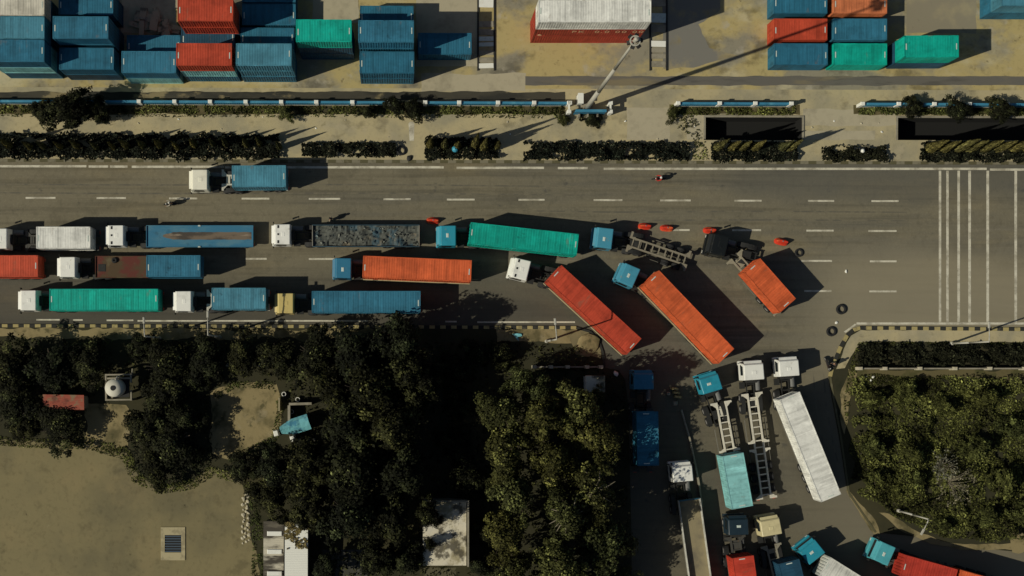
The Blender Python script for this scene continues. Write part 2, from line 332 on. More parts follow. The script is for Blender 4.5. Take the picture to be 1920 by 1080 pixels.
# kerbs with alternating painted blocks
def kerb(name, pts, w, h, seg, ma, mb, z0=0.0):
    w_pts = [P(*p, 0) for p in pts]; m = MB(); k = 0
    for i in range(len(w_pts)-1):
        a, b = w_pts[i], w_pts[i+1]; d = b-a; n = max(1, round(d.length/seg)); u = d/n; nn = Vector((-d.y, d.x, 0)).normalized()*w/2
        for j in range(n):
            p, q = a+u*j, a+u*(j+1); m.cur = k % 2; k += 1
            c = [p-nn, q-nn, q+nn, p+nn]
            m.hexa([(v.x, v.y, z0) for v in c], [(v.x, v.y, z0+h) for v in c])
    return struct(link(name, m.mesh(name), [ma, mb]))
kerb('kerb', [(-120,300.5),(2040,306.5)], .34, .16, .92, M['kerb_c'], M['kerb_d'])
kerb('kerb', [(-140,610.5),(520,612.0),(1080,614.5)], .36, .17, .63, M['kerb_a'], M['kerb_b'])
kerb('kerb', [(1080,614.5),(1106,622),(1122,639),(1130,662),(1133,688)], .26, .17, .7, M['kerb_b'], M['kerb_b'])
kerb('kerb', [(2040,618.5),(1612,615),(1599,619),(1588,629),(1576,650),(1566,674),(1559,692),(1556,706)], .40, .17, .66, M['kerb_a'], M['kerb_b'])
kerb('kerb', [(1556,706),(1562,745),(1576,820),(1591,925),(1641,998)], .22, .17, .9, M['kerb_d'], M['kerb_d'])

# road markings
def mark(name, x0, x1, y, wpx=3.4, z=.009):
    poly(name, [(x0, y-wpx/2), (x1, y-wpx/2), (x1, y+wpx/2), (x0, y+wpx/2)], z, M['paint'])
for a, b in ((-120,162),(166,203),(206,239),(247,420),(422,832),(856,1020),(1046,1102),(1132,1850),(1856,2040)):
    mark('edge_line', a, b, 311.6+.0033*(a+b)/2, 4.2)
for a, b, y in ((48,104,371),(181,236,371.3),(317,370,372),(453,505,372.4),(579,638,372.8),(719,770,373.5),(838,890,374.2),(972,1021,374.6),(1113,1167,375.2),
                (1238,1295,375.8),(1377,1428,376.3),(1515,1564,376.6),(1634,1685,377),(1262,1293,431.3),(1373,1427,431.6),(1512,1563,432.4),(1628,1681,433),
                (460,500,485.2),(579,628,485.6),(1502,1560,489.2),(1631,1681,490),(1508,1559,545.6),(1630,1681,546.3)):
    mark('lane_dash', a, b, y)
for x, w in ((1762.5,4.6),(1776.5,4.6),(1797.5,4.8),(1818,5),(1852,5),(1904.5,5)):
    poly('road_stripe', [(x-w/2,320),(x+w/2,320),(x+w/2,604),(x-w/2,604)], .008, M['paint'])
for a, b, y in ((68,112,599.6),(137,155,600),(200,250,600.6),(258,690,601.6),(835,856,603),(895,1078,604)): mark('edge_line', a, b, y, 2.8)
mark('edge_line', 1606, 2040, 606.5, 4.0); poly('edge_line', [(1582,622),(1603,607),(1607,608),(1586,624)], .009, M['paint'])

M['track'] = mat('tyre_track', (.115,.104,.077), [((.17,.15,.10), .8, I1, .42, .58, .9)], .85)
def track(pts, wpx=4.2, z=.007):
    w = [P(*p, z) for p in pts]; q = []
    for i in range(len(w)-1):
        for k in range(6): q.append(w[i].lerp(w[i+1], k/6))
    q.append(w[-1]); m = MB(); vs = []
    for _ in range(2): q = [q[0]]+[(q[i-1]+q[i]*2+q[i+1])/4 for i in range(1, len(q)-1)]+[q[-1]]
    for i, p in enumerate(q):
        d = (q[min(i+1, len(q)-1)]-q[max(i-1, 0)]); n = Vector((-d.y, d.x, 0)).normalized()*wpx/32.6*(.5+.5*math.sin(math.pi*i/(len(q)-1))**.5); vs += [p-n, p+n]
    m.add(vs, [(2*i, 2*i+2, 2*i+3, 2*i+1) for i in range(len(q)-1)]); struct(link('tyre_mark', m.mesh('tyre_mark'), M['track']))
for off in (0, 32):
    track([(980,395+off*.5),(1150,398+off*.5),(1400,396+off*.5),(1700,398+off*.5)], 3.2, .0072)
    track([(-60,345+off*.5),(240,347+off*.5),(700,346+off*.5),(1100,350+off*.5)], 3.0, .0072)
    track([(1560+off*.6,900),(1540+off*.6,820),(1530+off*.6,760),(1525+off*.6,700)], 3.4, .0076)

# ------------------------------------------------------------------ containers
CW = 2.438
def corr(n_from, n_to, pitch, depth):
    """offset profile of corrugation along a run"""
    out = []; x = n_from
    while x < n_to-1e-6:
        for dx, d in ((0, 0), (.25, 0), (.36, -depth), (.64, -depth), (.75, 0)):
            xx = x+dx*pitch
            if xx <= n_to: out.append((xx, d))
        x += pitch
    out.append((n_to, 0)); return out
def wall_mesh(L, h):
    m = MB(); y = CW/2; x0, x1 = -L/2+.16, L/2-.16
    prof = corr(x0, x1, .28, .036)
    for sgn in (-1, 1):
        vs = []
        for x, d in prof: vs += [(x, sgn*(y-.02+d), .16), (x, sgn*(y-.02+d), h-.10)]
        fs = [(2*i, 2*i+2, 2*i+3, 2*i+1) if sgn < 0 else (2*i, 2*i+1, 2*i+3, 2*i+2) for i in range(len(prof)-1)]
        m.add(vs, fs)
        m.box(x0, x1, *(sorted((sgn*(y-.09), sgn*y))), 0, .16); m.box(x0, x1, *(sorted((sgn*(y-.09), sgn*y))), h-.10, h)
    prof = corr(-y+.14, y-.14, .36, .05); vs = []
    for q, d in prof: vs += [(L/2-.03+d, q, .16), (L/2-.03+d, q, h-.10)]
    m.add(vs, [(2*i, 2*i+2, 2*i+3, 2*i+1) for i in range(len(prof)-1)])
    for e in (-1, 1):
        a, b = sorted((e*(L/2-.10), e*(L/2)))
        m.box(a, b, -y+.16, y-.16, 0, .16); m.box(a, b, -y+.16, y-.16, h-.10, h)
    m.box(-L/2+.1, L/2-.1, -y+.09, y-.09, .10, .15)
    return m.mesh('walls')
def roof_mesh(L, h):
    m = MB(); y = CW/2-.09; prof = corr(-L/2+.32, L/2-.32, .28, .008); z = h-.035; vs = []
    prof = [(-L/2+.10, 0)]+prof+[(L/2-.10, 0)]
    for x, d in prof: vs += [(x, -y, z+d), (x, y, z+d)]
    m.add(vs, [(2*i, 2*i+2, 2*i+3, 2*i+1) for i in range(len(prof)-1)]); return m.mesh('roof')
def post_mesh(h):
    m = MB(); m.box(-.08, .08, -.08, .08, .118, h-.118); m.box(-.089, .089, -.081, .081, 0, .118); m.box(-.089, .089, -.081, .081, h-.118, h+.006); return m.mesh('corner_post')
def door_mesh(h):
    m = MB(); m.box(-.05, 0, -.53, .53, .17, h-.12)
    for yy in (-.3, .25): m.tube((-.075, yy, .2), (-.075, yy, h-.15), .02, n=6)
    m.box(-.07, -.05, -.4, .4, .9, 1.0); return m.mesh('door')
def container(label, x, y, z, rot, L, color, h=2.59, cat='shipping container', group=None, flip=False, hatch=False):
    t = thing('shipping_container', label, cat, (x, y, z), rot+(math.pi if flip else 0), group)
    link('walls', cached(('wall', L, h), lambda: wall_mesh(L, h)), M['cont'], t, color=color)
    link('roof', cached(('roof', L, h), lambda: roof_mesh(L, h)), M['cont'], t, color=color)
    for sx in (-1, 1):
        for sy in (-1, 1):
            link('corner_post', cached(('post', h), lambda: post_mesh(h)), M['cont'], t, (sx*(L/2-.089), sy*(CW/2-.081), 0), color=tuple(.8*c for c in color))
    for sy in (-1, 1): link('door', cached(('door', h), lambda: door_mesh(h)), M['cont'], t, (-L/2+.055, sy*.535, 0), color=color)
    for sx in (-1, 1):
        link('marker_plate', cached('plate', lambda: MB().box(-.055, .055, -.34, .34, 0, .015).mesh('marker_plate')), M['green_mark'], t, (sx*(L/2-.24), random.uniform(-.15, .15), h-.02))
    return t
BLUE = (.026,.145,.225); BLUE2 = (.034,.168,.255); PALE_BLUE = (.07,.235,.31); NAVY = (.02,.075,.125); TEAL = (.004,.39,.29); CYAN = (.27,.58,.56)
RED = (.49,.066,.030); ORANGE = (.66,.125,.040); RUST = (.40,.05,.03); WHITE = (.80,.79,.71); GREY = (.24,.23,.19); BEIGE = (.33,.28,.19); YELLOW = (.56,.45,.17)
L20, L40 = 6.058, 12.192
def on_yard(label, cx, cy, layers, colors, L=L20, h=2.59, group=None, rot=0.0, labels=None):
    """a stack whose topmost roof is centred on pixel (cx, cy); layers counted from the ground"""
    z = KZ+layers*h; c = P(cx, cy, z)
    for k in range(layers):
        top = (k == layers-1)
        lb = label if top else labels[k]
        jx = 0 if top else random.uniform(-.05, .05)
        container(lb, c.x+jx, c.y+(0 if top else random.uniform(-.03, .03)), KZ+.004+k*(h+.004), ROLL*0+rot, L, colors[k], h, group=group)
GY = 'containers stacked in the yard'
def under(col, who, n):
    names = {1: ['bottom'], 2: ['bottom', 'middle']}[n]
    return ['%s container, %s of stack under the %s' % (col, w, who) for w in names]
on_yard('pale grey roofed container on top of the stack at the upper left corner', 31, 8, 3, [BLUE, BLUE, (.62,.58,.47)], group=GY, labels=under('blue', 'pale grey corner container', 2))
on_yard('lighter blue container on the left edge stacks, between pale grey and blotched ones', 31, 51.5, 3, [BLUE, NAVY, PALE_BLUE], group=GY, labels=under('dark blue', 'lighter blue left edge container', 2))
on_yard('dark blotched blue container on the left edge stack nearest the fence', 31, 95, 3, [BLUE, CYAN, BLUE], group=GY,
        labels=['blue container at the bottom of the left edge stack nearest the fence', 'pale cyan container second in the left edge stack nearest the fence'])
on_yard('blue container mostly in shadow at the top edge, beside the pale grey one', 161, 7, 2, [NAVY, BLUE], group=GY, labels=under('dark blue', 'shadowed blue container at the top edge', 1))
on_yard('blue container with small dark scars on its roof, fully sunlit, second column of stacks', 151, 51.5, 3, [NAVY, BLUE, BLUE2], group=GY, labels=under('blue', 'scarred sunlit blue container', 2))
on_yard('blue container half covered by a stepped shadow, nearest the fence in the second column', 162, 110, 2, [NAVY, BLUE], group=GY, labels=under('dark blue', 'half shadowed blue container nearest the fence', 1))
on_yard('blue container on the ground with only a lit corner, behind the brown streaked one', 288, 86, 1, [BLUE], group=GY)
on_yard('blue container with brown streaks at its right end, just left of the lower red one', 279, 116.5, 2, [CYAN, BLUE2], group=GY, labels=under('pale cyan', 'brown streaked blue container', 1))
on_yard('red container at the top edge of the yard, upper of the two tall red ones', 385, 19, 3, [BLUE, RED, RED], group=GY, labels=under('dark', 'upper red container', 2))
on_yard('dark blue container low in the slot between the two tall red containers', 390, 71, 1, [NAVY], group=GY)
on_yard('red container with dark streaks, lower of the two tall red ones, nearer the fence', 382.5, 102, 3, [BLUE, CYAN, RED], group=GY,
        labels=['blue container at the bottom of the red topped stack nearer the fence', 'pale cyan container second in the red topped stack nearer the fence'])
on_yard('dark blue container at the top edge right of the upper red one', 504, -16, 1, [BLUE], group=GY)
on_yard('shadowed blue container left of the turquoise one, showing a lit triangle', 504, 27, 1, [BLUE], group=GY)
on_yard('blue container half hidden behind the pale streaked blue stack', 501.5, 72, 1, [BLUE], group=GY)
on_yard('pale streaked blue container on the stack right of the lower red one', 494.5, 102.5, 3, [BLUE, PALE_BLUE, PALE_BLUE], group=GY, labels=under('blue', 'pale streaked blue container', 2))
on_yard('bright turquoise container on the tall stack between two blue columns', 607, 57.5, 3, [NAVY, NAVY, TEAL], group=GY, labels=under('dark blue', 'bright turquoise container', 2))
on_yard('blue container farthest from the fence in the lone column of three', 725, 31, 1, [BLUE], group=GY)
on_yard('blue container in the middle of the lone column of three, brownish left end', 724, 59, 3, [BLUE, BLUE, BLUE2], group=GY, labels=under('blue', 'middle roof of the lone column', 2))
on_yard('blue container nearest the fence in the lone column of three', 725.5, 117, 2, [BLUE, BLUE], group=GY, labels=under('blue', 'roof nearest the fence in the lone column', 1))
on_yard('blue container low in the shade with its right corner sunlit, beside the pale slabs', 834, 82, 1, [BLUE], group=GY)
GR = 'containers standing in the right of the yard'
on_yard('blue container at the top edge above the red one, right block', 1501, 5, 1, [BLUE], group=GR)
on_yard('faded orange container with a pale worn rim at the top edge', 1613, 5, 1, [(.66,.20,.08)], group=GR)
on_yard('red container crossed by the mast shadow, left column of the right block', 1501, 55, 1, [RED], group=GR)
on_yard('blue container between the faded orange and turquoise ones, right block', 1613, 55, 1, [BLUE2], group=GR)
on_yard('blue container with a dark blotch, lower left corner of the right block', 1502, 101.5, 1, [BLUE], group=GR)
on_yard('turquoise container at the lower right corner of the block of six', 1613, 101.5, 1, [TEAL], group=GR)
on_yard('turquoise container with dark stains standing alone on top of another', 1746.5, 87, 2, [NAVY, TEAL], group=GR, rot=R(.5), labels=under('dark blue', 'lone stained turquoise container', 1))
on_yard('blue container with pale scuffs cut off by the top right corner', 1929, -9, 2, [BLUE, PALE_BLUE], group=GR, labels=under('blue', 'scuffed blue container in the top right corner', 1))
# tall white and red stack
_b = P(1093, 82, 0); hc = 2.9
for k, (c, lb) in enumerate(((RUST, 'dark red long container at the bottom of the white topped stack'), (RUST, 'dark red long container with pale lettering under the white one'), (WHITE, 'white long container on top of the red lettered one'))):
    t = container(lb, _b.x, _b.y+CW/2+.05, KZ+.004+k*(hc+.004), ROLL, L40, c, hc, group='white topped stack by the floodlight mast')
    if k == 1:
        def lettering():
            cu = bpy.data.curves.new('tmp', 'FONT'); cu.body = 'PK  0.0 00 00'; cu.size = 1.15; cu.space_character = 1.25; cu.extrude = .006
            ob = bpy.data.objects.new('tmp', cu); COL.objects.link(ob); bpy.context.view_layer.update()
            me = bpy.data.meshes.new_from_object(ob); bpy.data.objects.remove(ob); me.materials.clear(); return me
        link('lettering', lettering(), M['ink'], t, (-2.0, -CW/2-.012, 1.55), (R(90), 0, 0))
        link('emblem', MB().lathe([(0,0),(.24,0),(.24,.03),(0,.03)], 12, axis='y').mesh('emblem'), M['ink'], t, (-5.4, -CW/2-.035, .6))

# ------------------------------------------------------------------ lorries
def cab_mesh():
    def build():
        # side profile (x forward, z up), front leaning back
        pr = [(-.93,.85),(1.10,.85),(1.12,1.55),(.93,2.72),(.78,2.92),(-.86,2.96),(-.93,2.80)]
        m = MB(); n = len(pr); hw = [1.22,1.22,1.22,1.14,1.10,1.10,1.16]; vs = []
        for s in (-1, 1):
            for (x, z), w in zip(pr, hw): vs.append((x, s*w, z))
        fs = [tuple(range(n)), tuple(range(2*n-1, n-1, -1))]+[(i, n+i, n+(i+1) % n, (i+1) % n) for i in range(n)]
        m.add(vs, fs); return m.mesh('cab', bevel=.09, seg=3, smooth=False)
    return cached('cab', build)
def wheel_meshes():
    def t():
        m = MB(); m.lathe([(.30,-.14),(.46,-.15),(.51,-.11),(.52,-.04),(.52,.04),(.51,.11),(.46,.15),(.30,.14)], 20, axis='y'); return m.mesh('wheel', smooth=True)
    def r():
        m = MB(); m.lathe([(.0,.06),(.12,.08),(.16,.02),(.31,.10),(.31,-.10),(.16,-.02),(.12,-.08),(.0,-.06)], 16, axis='y'); return m.mesh('rim')
    return cached('wheel', t), cached('rim', r)
def wheel(parent, x, y, z=.52):
    a, b = wheel_meshes(); w = link('wheel', a, M['rubber'], parent, (x, y, z)); link('rim', b, M['rim'], w); return w
def tractor(root, cabcol, vents=False, hatch=None, deflector=False):
    cab = link('cab', cab_mesh(), M['cab'], root, color=cabcol)
    def ws():
        m = MB(); m.hexa([(1.13,-1.06,1.62),(1.16,-1.06,1.62),(1.16,1.06,1.62),(1.13,1.06,1.62)], [(.955,-.98,2.60),(.985,-.98,2.60),(.985,.98,2.60),(.955,.98,2.60)]); return m.mesh('windscreen')
    link('windscreen', cached('ws', ws), M['glass'], cab)
    def sw(s):
        m = MB(); y0, y1 = 1.20, 1.235
        b = [(-.35, s*y0, 1.75), (.85, s*y0, 1.75), (.85, s*y1, 1.75), (-.35, s*y1, 1.75)]; t = [(-.35, s*(y0-.06), 2.5), (.62, s*(y0-.06), 2.5), (.62, s*(y1-.06), 2.5), (-.35, s*(y1-.06), 2.5)]
        m.hexa(b, t); return m.mesh('side_window')
    for s in (-1, 1):
        link('side_window', cached(('sw', s), lambda: sw(s)), M['glass'], cab)
        def mir(s=s):
            m = MB(); m.box(1.02, 1.12, *sorted((s*1.30, s*1.48)), 1.75, 2.35, .02); m.tube((1.0, s*1.1, 2.3), (1.07, s*1.38, 2.3), .02, n=6); return m.mesh('mirror')
        link('mirror', cached(('mir', s), mir), M['dark'], cab)
        link('headlight', cached(('hl', s), lambda: MB().box(1.27, 1.31, *sorted((s*.75, s*1.08)), .72, .90, .01).mesh('headlight')), M['lamp'], root)
    link('bumper', cached('bump', lambda: MB().box(.80, 1.28, -1.2, 1.2, .42, 1.02).mesh('bumper', bevel=.08)), M['cab'], root, color=cabcol)
    def visor():
        m = MB(); m.hexa([(.96,-1.0,2.60),(1.24,-1.0,2.50),(1.24,1.0,2.50),(.96,1.0,2.60)], [(.94,-1.0,2.66),(1.24,-1.0,2.53),(1.24,1.0,2.53),(.94,1.0,2.66)]); return m.mesh('sun_visor')
    link('sun_visor', cached('visor', visor), M['cab'], cab, color=cabcol)
    if vents:
        for yv, ln in ((-.85, .34), (0, .22), (.85, .34)):
            link('roof_vent', cached(('vent', ln), lambda: MB().box(-.10, .10, -ln/2, ln/2, 0, .05, .02).mesh('roof_vent')), M['dark'], cab, (.45, yv, 2.93))
    if hatch:
        link('roof_hatch', cached('hatch', lambda: MB().box(-.15, .15, -.24, .24, 0, .05, .04).mesh('roof_hatch')), M[hatch], cab, (.05, random.uniform(-.1, .2), 2.935))
    else:
        link('roof_hatch', cached('hatch2', lambda: MB().box(-.2, .2, -.25, .25, 0, .03, .03).mesh('roof_hatch')), M['cab'], cab, (-.1, 0, 2.94), color=tuple(min(1, c*1.05) for c in cabcol))
    def chassis():
        m = MB()
        for s in (-1, 1): m.box(-4.9, .85, *sorted((s*.38, s*.47)), .72, 1.0)
        for x in (-4.85, -3.9, -2.6, -1.5, -.5, .5): m.box(x, x+.12, -.38, .38, .76, .96)
        for x in (.25, -3.0, -4.25): m.tube((x, -1.0, .52), (x, 1.0, .52), .08, n=8)
        m.box(-1.28, -1.0, -.55, .55, .9, 1.9)                      # engine hump behind the cab
        m.box(-4.2, -3.2, -.36, .36, 1.0, 1.12)                     # fifth wheel plate
        return m.mesh('chassis')
    link('chassis', cached('chassis', chassis), M['dark'], root)
    link('fuel_tank', cached('tank', lambda: MB().tube((-2.2,-.88,.75), (-1.0,-.88,.75), .30, n=14).mesh('fuel_tank')), M['steel'], root, color=(.16,.16,.15))
    link('battery_box', cached('bat', lambda: MB().box(-1.9, -1.15, .62, 1.15, .5, 1.0).mesh('battery_box')), M['dark'], root)
    def fender():
        m = MB(); n = 8; vs = []
        for i in range(n+1):
            a = math.pi*(.12+.76*i/n); x, z = -3.62+1.32*math.cos(a), .62+.62*math.sin(a); vs += [(x, -.24, z), (x, .24, z)]
        return m.add(vs, [(2*i, 2*i+2, 2*i+3, 2*i+1) for i in range(n)]).mesh('rear_fender')
    for s in (-1, 1): link('rear_fender', cached('fend', fender), M['dark'], root, (0, s*.96, 0))
    for s in (-1, 1):
        wheel(root, .25, s*1.05)
        for x in (-3.0, -4.25):
            for y in (.82, 1.12): wheel(root, x, s*y)
def trailer(root, mtx, L, kind, col, rails=False):
    """kind: skeletal, flat_blue, flat_rust, open_low (scrap), open_high"""
    t = link('trailer', None, None, root); t.matrix_local = mtx; t.empty_display_size = .2
    def frame():
        m = MB()
        for s in (-1, 1): m.box(-L/2, L/2, *sorted((s*.42, s*.60)), .98, 1.24)
        x = -L/2+.4
        while x < L/2-.3: m.box(x, x+.13, -.42, .42, 1.02, 1.2); x += .78
        def bolster(xx, d, flat=True):
            m.box(xx-.12, xx+.12, -1.2, -.6, 1.06, 1.245); m.box(xx-.12, xx+.12, .6, 1.2, 1.06, 1.245)
            for s in (-1, 1):
                b = [(xx, s*.6), (xx+d, s*.6), (xx, s*1.18)]
                vs = [(p[0], p[1], 1.08) for p in b]+[(p[0], p[1], 1.225) for p in b]
                m.add(vs, [(0,1,2),(3,5,4),(0,3,4,1),(1,4,5,2),(2,5,3,0)])
        bolster(L/2-.12, -.55); bolster(-L/2+.12, .5)
        if L > 9: bolster(.45, .35); bolster(-.45, -.35)
        m.box(L/2-1.5, L/2-.5, -.42, .42, 1.0, 1.10)
        return m.mesh('trailer_frame')
    link('trailer_frame', cached(('tf', L), frame), M['steel'], t, color=col)
    if rails:
        for s in (-1, 1): link('side_rail', cached(('srl', L), lambda: MB().box(-L/2, L/2, -.05, .05, 1.05, 1.22).mesh('side_rail')), M['steel'], t, (0, s*1.27, 0), color=(.42,.36,.20))
    ax = [-L/2+1.1, -L/2+2.4, -L/2+3.7] if L > 9 else [-L/2+1.1, -L/2+2.4]
    for x in ax:
        for s in (-1, 1):
            for y in (.80, 1.10): wheel(t, x, s*y)
    link('axle', cached(('ax', L), lambda: [m.tube((x, -1, .52), (x, 1, .52), .07, n=8) for m in [MB()] for x in ax][-1].mesh('axle')), M['dark'], t)
    for s in (-1, 1):
        link('landing_leg', cached(('leg', s), lambda: MB().box(-.07, .07, -.07, .07, .12, 1.0).box(-.16, .16, -.14, .14, .06, .12).mesh('landing_leg')), M['dark'], t, (L/2-2.7, s*.72, 0))
        link('tail_light', cached('tl', lambda: MB().box(-.04, .04, -.16, .16, 0, .12).mesh('tail_light')), M['red_plastic'], t, (-L/2-.05, s*.9, .85))
    link('side_guard', cached(('sg', L), lambda: [m.box(-L/2+4.3 if L > 9 else -L/2+3.2, L/2-3.0, *sorted((s*1.14, s*1.18)), .55, .9) for m in [MB()] for s in (-1, 1)][-1].mesh('side_guard')), M['steel'], t, color=(.16,.15,.12))
    if kind in ('flat_blue', 'flat_rust'):
        mtl = M['bed_blue'] if kind == 'flat_blue' else M['bed_rust']
        link('deck', cached((kind, L), lambda: MB().box(-L/2, L/2, -1.25, 1.25, 1.25, 1.36).mesh('deck')), mtl, t)
        def rails():
            m = MB()
            for s in (-1, 1): m.box(-L/2, L/2, *sorted((s*1.25, s*1.19)), 1.362, 1.42)
            m.box(L/2-.06, L/2, -1.18, 1.18, 1.362, 1.5); m.box(-L/2, -L/2+.06, -1.18, 1.18, 1.362, 1.42); return m.mesh('side_rail')
        link('side_rail', cached((kind, L, 'r'), rails), mtl, t)
        if kind == 'flat_blue':
            def strip():
                m = MB(); n = 26
                vs = []
                for i in range(n+1):
                    x = L/2-1.9-(L-2.1)*i/n; w = .10+.33*min(1, i/3)+.07*noise.noise((i*.7, 0, 0)); w2 = .10+.33*min(1, i/3)+.07*noise.noise((i*.7, 5, 0)); vs += [(x, -w-.05, 1.364), (x, w2-.05, 1.364)]
                m.add(vs, [(2*i, 2*i+1, 2*i+3, 2*i+2) for i in range(n)]); return m.mesh('worn_strip')
            link('worn_strip', cached('wstrip', strip), M['stripe_wear'], t)
            for s in (-1, 1): link('tie_hook', cached('hook', lambda: MB().box(-.16, .16, -.09, .09, 1.36, 1.5, .03).mesh('tie_hook')), M['green_mark'], t, (0.05, s*1.2, 0))
        else:
            link('spare_part', cached('spare', lambda: MB().lathe([(.10,.0),(.30,.02),(.34,.12),(.30,.22),(.10,.24),(.10,0)], 16).mesh('spare_part', smooth=True)), M['rubber'], t, (L/2-2.2, -.75, 1.37))
            link('hatch', cached('dk', lambda: MB().box(-.42, .42, -.42, .42, 1.362, 1.40).mesh('hatch')), M['dark'], t, (L/2-.75, .1, 0))
    if kind in ('open_low', 'open_high'):
        hh = 1.9 if kind == 'open_low' else 2.05
        link('deck', cached((kind, L), lambda: MB().box(-L/2, L/2, -1.24, 1.24, 1.25, 1.36).mesh('deck')), M['bed_sand'], t)
        for s in (-1, 1):
            link('side_wall', cached((kind, L, s), lambda: MB().box(-L/2, L/2, *sorted((s*1.25, s*1.19)), 1.362, hh).mesh('side_wall')), M['cont'], t, color=(.045,.09,.12) if kind == 'open_low' else (.55,.54,.47))
            link('end_wall', cached((kind, L, 'e', s), lambda: MB().box(*sorted((s*L/2, s*(L/2-.07))), -1.18, 1.18, 1.362, hh).mesh('end_wall')), M['cont'], t, color=(.30,.28,.23) if kind == 'open_low' else BLUE)
        if kind == 'open_low':
            def load():
                m = MB(); tint = []; r2 = random.Random(5); nx, ny = 60, 14
                vs = []
                for i in range(nx+1):
                    for j in range(ny+1):
                        x = -L/2+.08+(L-.16)*i/nx; y = -1.17+2.34*j/ny
                        vs.append((x, y, 1.62+.30*noise.noise((x*.9, y*1.1, 3))+.14*noise.noise((x*3, y*3, 1))))
                m.add(vs, [(i*(ny+1)+j, (i+1)*(ny+1)+j, (i+1)*(ny+1)+j+1, i*(ny+1)+j+1) for i in range(nx) for j in range(ny)]); tint = [.75+.35*math.sin(q[0]*.9)*0+r2.uniform(-.12, .12) for q in m.f]
                for k in range(80):
                    x, y = r2.uniform(-L/2+.2, L/2-.2), r2.uniform(-1.05, 1.05); s = r2.uniform(.04, .16); a = r2.uniform(0, 3.1)
                    mt = Matrix.Translation((x, y, 1.72+.3*noise.noise((x*.9, y*1.1, 3)))) @ Euler((r2.uniform(-.6, .6), r2.uniform(-.6, .6), a)).to_matrix().to_4x4()
                    m.box(-s, s, -s*.5, s*.5, -.04, .05, 0, mt); tint += [r2.choice((.4, .7, 1.0, 1.8))]*6
                me = m.mesh('scrap_load'); at = me.attributes.new('tint', 'FLOAT', 'FACE'); at.data.foreach_set('value', tint); me['_n'] = 1
                return me
            o = link('scrap_load', cached('scrap', load), M['scrap'], None, (0, 0, 0)); return t, o
    return t, None
def lorry(label, cab, cabcol, tr=None, kind='skeletal', col=(.06,.058,.05), loads=(), vents=False, hatch=None, cat='truck', name='container_truck', loadz=1.25, rails=False):
    """cab: pixel centre of the cab roof and image heading; tr: pixel centre of the deck at load height, heading, length, height it was read at"""
    c = P(cab[0], cab[1], 2.95); root = thing(name, label, cat, (c.x, c.y, .004), ang(cab[2]), 'lorries queueing at the junction')
    tractor(root, cabcol, vents, hatch)
    if tr:
        cx, cy, a, L, zr = tr; q = P(cx, cy, zr); mw = Matrix.Translation((q.x, q.y, .004)) @ Matrix.Rotation(ang(a), 4, 'Z')
        rm = Matrix.Translation((c.x, c.y, .004)) @ Matrix.Rotation(ang(cab[2]), 4, 'Z')
        t, extra = trailer(root, rm.inverted() @ mw, L, kind, col, rails)
        if extra:
            extra.matrix_world = mw; tag(extra, 'heap of mixed scrap and rubbish in the low sided dark trailer', 'scrap heap')
    for (lab, cx, cy, a, L, color) in loads:
        q = P(cx, cy, loadz+2.59); container(lab, q.x, q.y, loadz+.012, ang(a), L, color, group='containers carried on the lorries')
    return root
Z = 3.84
WHITEC = (.82,.81,.73); YELC = (.56,.44,.16); TEALC = (.025,.27,.36); BLUEC = (.03,.16,.26); BLUEL = (.06,.27,.37)
FR_W = (.52,.49,.40); FR_D = (.06,.058,.05)
def car20(lab, lab2, cab, cabcol, box, boxcol, a=180, col=FR_D, **k):
    ld = [(lab2, box[0], box[1], a, L20, boxcol)]
    lorry(lab, cab, cabcol, (box[0]+(-1 if a == 180 else 0)*k.pop('off', 6), box[1], a, k.pop('TL', 7.2), Z), loads=ld, col=col, **k)
lorry('white cab lorry alone in the upper lane, pale frame showing before its container', (374, 336.5, 180), (.80,.77,.62), (473, 331, 180, 7.6, Z), col=FR_W,
      loads=[('pale blue container on the lone lorry in the upper lane', 485.5, 330.5, 179.6, L20, PALE_BLUE)])
lorry('white cab lorry cut by the left edge, first of the top queue, carrying white', (-2, 447, 180), WHITEC, (105, 446, 180, 8.4, Z),
      loads=[('white round edged container on the lorry at the left edge', 118.5, 445.5, 180, L20, WHITE)])
lorry('white cab lorry with an empty blue flatbed worn brown along its middle', (216.5, 441, 180), WHITEC, (374.5, 443, 180, 12.2, 1.4), kind='flat_blue', vents=True, name='flatbed_truck')
lorry('white cab lorry with a dark low sided trailer full of scrap', (529, 439, 180), WHITEC, (686, 442.5, 180, 12.2, 1.6), kind='open_low', vents=True, name='open_truck')
lorry('turquoise cab lorry hauling the turquoise long container, top queue', (840, 441.5, 180), TEALC, (982, 448, 186.3, L40, Z), hatch='green_mark',
      loads=[('turquoise long container with a dark handprint like stain, slightly turned', 982, 448, 186.3, L40, TEAL)])
lorry('blue cab lorry with an empty dark skeletal trailer turning across the lanes', (1134, 446, 187), BLUEL, (1235, 471, 198.5, 7.2, 1.25), col=(.24,.21,.15), hatch='green_mark')
lorry('black cab lorry turning into the road with a short orange container', (1349, 459, 194), (.008,.010,.010), (1434, 527, 228, 8.2, Z), col=(.30,.27,.19),
      loads=[('short orange container on the black cab lorry, turned diagonally', 1443.5, 535.5, 228.5, L20, ORANGE)])
lorry('lorry cut off by the left edge in the middle queue, only its load showing', (-171, 499, 180), WHITEC, (-32, 499, 180, L40, Z),
      loads=[('red long container with an orange end, cut by the left edge', -31, 499, 180, L40, (.56,.085,.038))])
lorry('white cab lorry with a rusty flatbed carrying one blue container at its rear', (126, 500.5, 180), WHITEC, (279, 500.5, 180, 12.2, 1.4), kind='flat_rust', loadz=1.365, name='flatbed_truck',
      loads=[('blue container on the rear half of the rusty flatbed', 325, 499, 180, L20, BLUE2)])
